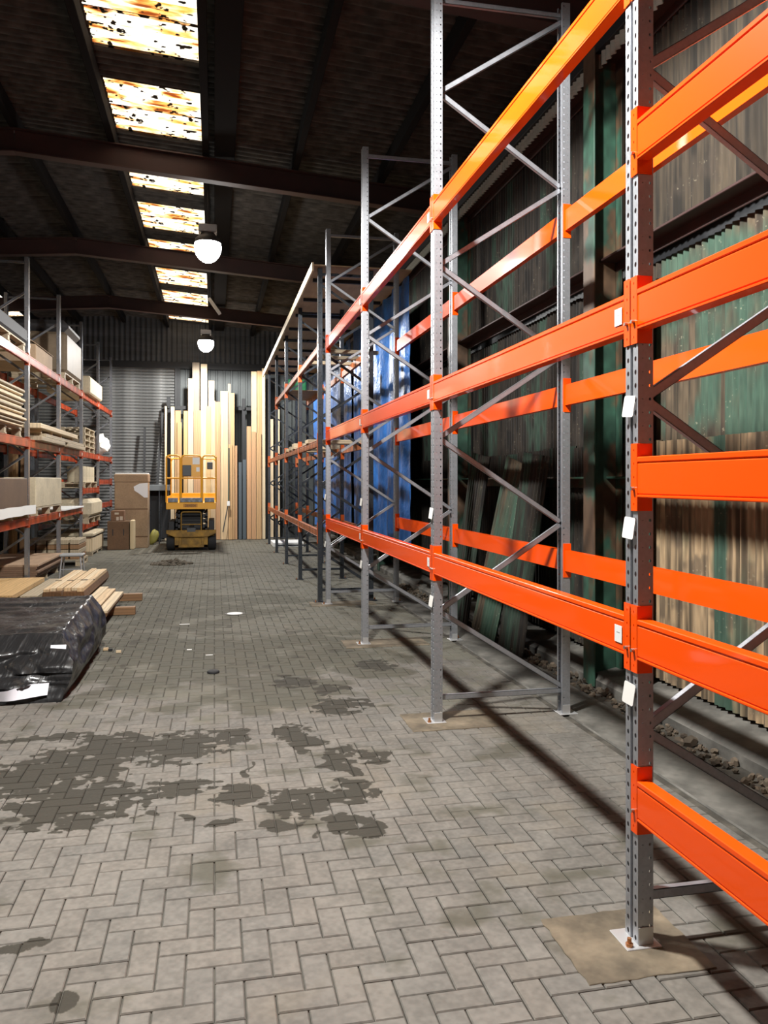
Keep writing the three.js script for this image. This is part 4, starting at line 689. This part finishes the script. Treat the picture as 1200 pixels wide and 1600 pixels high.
  blk('crate_cover', 'dark film cover over the film-wrapped crate', 'cover', x0 - 0.01, x1 + 0.01, ys[2] + 0.95, ys[2] + 1.2, 16.85, 18.4, mat([0.05, 0.05, 0.055], 0.55), 0.1);
  blk('white_bundle', 'white bundle of battens on the top beams near the shutter', 'bundle', x0 + 0.2, x1 + 0.08, ys[2], ys[2] + 0.4, 19.3, 21.3, creamBoard, 0.03);
  // timber standing behind the rack
  const stand = [[-4.6, 'tan'], [-4.72, 'brown'], [-4.85, 'cream'], [-5.02, 'honey'], [-5.2, 'brown'], [-5.36, 'cream'], [-5.5, 'tan'], [-4.46, 'brown'], [-5.65, 'honey'], [-5.8, 'greyed']];
  stand.forEach(([x, c], i) => { const h = 2.9 + 0.5 * hash(i, 3, 5), o = solo('plank', cb(-0.06, 0.06, 0, h, -0.02, 0.02, 0.003), wood[c], `plank standing in the dark behind the left rack, ${['eighth', 'seventh', 'sixth', 'fifth', 'fourth', 'third', 'second', 'rightmost', 'leftmost but one', 'leftmost'][i]} of the group`, 'plank', [x, 0.004, D(20.2 + (i % 3) * 0.15)], 0, 'planks behind the left rack'); o.rotation.x = -0.05; });
  blk('dark_cabinet', 'dark cabinet standing behind the left rack', 'cabinet', -5.9, -4.4, 0, 3.6, 20.9, 21.4, darkSteel, 0.02);
}
// the stool
{
  const s = thing('metal_stool', 'small grey metal stool behind the split timber', 'stool', [-2.42, 0, D(14.75)]);
  part(s, 'seat', cb(-0.19, 0.19, 0.42, 0.46, -0.16, 0.16, 0.012), mat([0.36, 0.37, 0.37], 0.5, { metalness: 0.3 }));
  for (const a of [-1, 1]) for (const b of [-1, 1]) part(s, 'leg', tube(V(a * 0.15, 0.42, b * 0.12), V(a * 0.19, 0.0, b * 0.16), 0.013), mat([0.5, 0.5, 0.5], 0.4, { metalness: 0.6 }));
  part(s, 'rung', tube(V(-0.17, 0.2, 0.14), V(0.17, 0.2, 0.14), 0.009), galv);
}
// timber on the floor by the aisle
{
  const bark = mat([0.16, 0.085, 0.04], 0.9, { map: again(T.wood, 3, 1), bumpMap: again(T.dust, 4, 4), bumpScale: 0.01 });
  for (const [i, [d, l]] of [[10.75, 1.62], [12.0, 1.6]].entries()) blk('timber_bearer', `square bearer under the split timber, ${ORD[i]} from the camera`, 'bearer', -2.62, -2.62 + l, 0, 0.1, d, d + 0.1, wood.brown, 0.004);
  const BO = [[-1.9, 10.0, 0.02, 'cream'], [-1.755, 9.95, 0.03, 'pale'], [-1.57, 10.3, 0.0, 'cream'], [-1.435, 10.1, 0.03, 'pale'], [-1.3, 9.95, 0.02, 'cream']];
  BO.forEach(([x, d, a, c], i) => { // split boards with a barky underside
    const t = thing('split_board', `split board lying on the bearers by the aisle, ${['leftmost', 'second from left', 'middle', 'fourth from left', 'rightmost'][i]} of five`, 'board', [x, i < 2 ? 0.1 : 0.13 + 0.03 * (i % 2), D(d)], 0, 'split boards by the aisle'), L = i < 2 ? 0.85 : 2.2 - 0.12 * i; t.position.y = 0.1;
    part(t, 'sawn_face', cb(-0.06, 0.06, 0.055, 0.085 + 0.01 * (i % 2), -L, 0, 0.004), wood[c]); part(t, 'bark_side', extr([[-0.065, 0.055], [-0.05, 0.015], [0, 0], [0.05, 0.015], [0.065, 0.055]], L).translate(0, 0, -L), bark);
  });
  // two half logs with pale sawn tops, strapped
  for (const [i, [x, d, w, h, L, turn]] of [[-2.07, 11.1, 0.22, 0.25, 2.3, 0], [-1.775, 10.9, 0.25, 0.28, 2.4, 0]].entries()) {
    const t = thing('half_log', `thick split log with a pale sawn top, ${i ? 'right' : 'left'} one of the pair`, 'log', [x, 0.1, D(d)], turn);
    const pr = [[-w / 2, h * 0.72], [-w / 2 - 0.02, h * 0.4], [-w * 0.36, h * 0.08], [0, 0], [w * 0.36, h * 0.08], [w / 2 + 0.02, h * 0.4], [w / 2, h * 0.72]];
    part(t, 'bark_side', extr(pr, L, 0.006).translate(0, 0, -L), bark);
    for (let k = 0; k < 3; k++) part(t, 'sawn_face', cb(-w / 2 + k * w / 3 + 0.002, -w / 2 + (k + 1) * w / 3 - 0.002, h * 0.7, h * 0.86 + 0.008 * ((k + i) % 2), -L + 0.06 * k, 0.01 - 0.05 * ((k + i) % 3), 0.005), k % 2 ? wood.cream : wood.pale);
    part(t, 'strap', cb(-w / 2 - 0.01, w / 2 + 0.01, h * 0.86, h * 0.89, -0.9, -0.88, 0.001), blackSteel);
  }
}
// the wrapped pallet in the foreground
{
  const film = mat([0.014, 0.014, 0.015], 0.4, { specularIntensity: 0.7, clearcoat: 0.35, clearcoatRoughness: 0.1, bumpMap: again(T.dust, 1.6, 1.6), bumpScale: 0.02 });
  const X0 = -3.4, X1 = -1.17, Z0 = D(6.62), Z1 = D(8.75), H = 0.5;
  const P = [], UV = [], ridge = (x, y, s) => 1 - Math.abs(2 * fbm(x, y, 3, s) - 1);
  const grid = (nx, ny, f) => { for (let i = 0; i < nx; i++) for (let j = 0; j < ny; j++) { const a = f(i / nx, j / ny), b = f((i + 1) / nx, j / ny), c = f((i + 1) / nx, (j + 1) / ny), d = f(i / nx, (j + 1) / ny); for (const p of [a, b, c, a, c, d]) { P.push(...p); UV.push(p[0] + p[2] * 0.3, p[1] + p[2]); } } };
  // body: cross-section in (outset, height); top inset gives a slumped edge
  const wall = (t) => t;                                             // v from 0 floor to 1 top edge
  const top = (x, z) => { const v = (Z0 - z) / (Z0 - Z1); return 0.43 + 0.1 * v + 0.05 * (ridge(x * 1.2, z * 3.5, 951) - 0.6) + 0.02 * (fbm(x * 5, z * 7, 3, 955) - 0.5); };
  const fz = (x, v) => Z0 - 0.42 * v * v - 0.1 * Math.sin(v * 3.1) * (ridge(x * 2.2 + v * 1.6, v * 2.2 - x * 0.8, 961) - 0.55) * 2 - (v > 0.28 && v < 0.42 ? 0.03 : 0) + 0.06 * (fbm(x * 6, v * 5, 3, 963) - 0.5) * Math.sin(v * 3.14);
  const rx = (z, v) => X1 + 0.05 * Math.sin(v * 3) - 0.08 * v * v + 0.12 * (ridge(z * 2.1 + v, v * 2, 971) - 0.55) * Math.sin(v * 3.14);
  const corner = (x, z) => [x, z];
  grid(110, 36, (u, v) => { const x = X0 + (X1 - 0.03 - X0) * u, z1 = fz(x, 1); const xx = u === 1 ? rx(z1, v) * (1) : x; return [u > 0.97 ? THREE.MathUtils.lerp(x, rx(fz(X1, v), v), (u - 0.97) / 0.03) : x, v * top(x, z1), fz(x, v)]; });
  grid(80, 36, (u, v) => { const za = fz(X1, v), z = za + (Z1 - za) * u; return [rx(z, v), v * top(X1 - 0.03, fz(X1 - 0.03, 1) + (Z1 - fz(X1 - 0.03, 1)) * u), z]; });
  grid(110, 80, (u, v) => { const xe = rx(fz(X1, 1) + (Z1 - fz(X1, 1)) * v, 1), x = X0 + (xe - X0) * u, za = fz(X0 + (X1 - 0.03 - X0) * u, 1), z = za + (Z1 - za) * v; return [x, u > 0.985 ? top(X1 - 0.03, fz(X1 - 0.03, 1) + (Z1 - fz(X1 - 0.03, 1)) * v) : top(X0 + (X1 - 0.03 - X0) * u, z), z]; });
  grid(40, 6, (u, v) => { const x = rx(Z1, v) + (X0 - rx(Z1, v)) * u; return [x, v * top(x, Z1), Z1]; });
  grid(30, 6, (u, v) => { const z = Z1 + (fz(X0, v) - Z1) * u; return [X0, v * top(X0, Z1 + (fz(X0, 1) - Z1) * u), z]; });
  const t = thing('wrapped_pallet', 'low pallet load wrapped in shiny black plastic film on the floor', 'wrapped load', [0, 0, 0]);
  part(t, 'black_film', smooth(fromTris(P, UV)), film);
  const wl = mat([0.74, 0.74, 0.8], 0.6), S = [], SU = [];
  const strip = (x0, x1, y0, y1, n) => { for (let i = 0; i < n; i++) { const q = (k, top) => { const x = x0 + (x1 - x0) * k / n, y = (top ? y1 : y0) + 0.012 * Math.sin(x * 9 + (top ? 1 : 0)); return [x, y, fz(x, y / 0.44) + 0.04 + 0.008 * Math.sin(x * 23)]; }; for (const p of [q(i, 0), q(i + 1, 0), q(i + 1, 1), q(i, 0), q(i + 1, 1), q(i, 1)]) { S.push(...p); SU.push(p[0], p[1]); } for (const p of [q(i, 0), q(i + 1, 1), q(i + 1, 0), q(i, 0), q(i, 1), q(i + 1, 1)]) { S.push(p[0], p[1], p[2] - 0.004); SU.push(p[0], p[1]); } } };
  strip(-3.3, -1.27, 0.05, 0.125, 60);
  part(t, 'white_band', smooth(fromTris(S, SU)), wl, 'white strip along the foot of the wrapping');
  const lb = part(t, 'white_label', cb(-0.06, 0.06, -0.03, 0.035, -0.001, 0.001, 0.0005), wl, 'white label near the corner'); lb.position.set(-1.24, 0.36, fz(-1.24, 0.82) + 0.02); lb.rotation.x = -0.6;
}
// small things on the floor
{
  const c = thing('drain_cover', 'small round pale drain cover set in the paving', 'drain cover', [0.26, 0.0, D(10.55)]); part(c, 'rim', cyl(0.13, 0.006, 28), concreteMat); part(c, 'lid', cyl(0.1, 0.009, 24), mat([0.62, 0.62, 0.6], 0.5));
  const lid = thing('black_cap', 'small round black plastic cap lying on the paving', 'cap', [-0.01, 0.001, D(7.35)]); part(lid, 'cap_top', plain(new THREE.LatheGeometry([[0, 0.02], [0.045, 0.02], [0.055, 0.012], [0.055, 0]].map((p) => new THREE.Vector2(...p)), 20)), rubber);
  for (const [i, [x, d, w, l, m]] of [[-1.08, 8.55, 0.05, 0.04, wood.pale], [-1.03, 8.5, 0.04, 0.03, rubber], [-0.94, 8.4, 0.05, 0.02, wood.cream], [-0.35, 9.9, 0.12, 0.03, white], [-0.25, 8.4, 0.05, 0.03, white], [-0.05, 8.1, 0.07, 0.02, white]].entries()) blk('litter_scrap', ['tiny pale wood scrap by the wrapped pallet corner', 'tiny black scrap by the wrapped pallet corner', 'tiny cream scrap right of the black scrap', 'flat white scrap in the middle of the aisle, furthest', 'flat white scrap in the middle of the aisle, left one', 'flat white scrap in the middle of the aisle, right one'][i], 'scrap', x - w / 2, x + w / 2, 0, i < 3 ? 0.025 : 0.004, d - l / 2, d + l / 2, m, 0.003);
  const base = plain(new THREE.DodecahedronGeometry(1, 0)), n = 160, im = new THREE.InstancedMesh(base, mat([0.13, 0.11, 0.085], 0.95), n), m4 = new THREE.Matrix4(), q = new THREE.Quaternion();
  for (let i = 0; i < n; i++) { const a = rr(0, 6.28), r = Math.sqrt(rnd()), s = rr(0.01, 0.045); q.setFromEuler(new THREE.Euler(rr(0, 6), rr(0, 6), 0)); m4.compose(V(-0.87 + 0.42 * r * Math.cos(a), 0.01 + 0.11 * (1 - r) * rnd(), D(17.1 + 0.25 * r * Math.sin(a))), q, V(s * 1.6, s * 0.7, s)); im.setMatrixAt(i, m4); }
  im.name = 'sweepings'; im.castShadow = im.receiveShadow = true; im.userData = { label: 'small heap of sweepings on the floor in front of the lift', category: 'debris', kind: 'stuff' }; scene.add(im);
}
renderer.render(scene, camera);
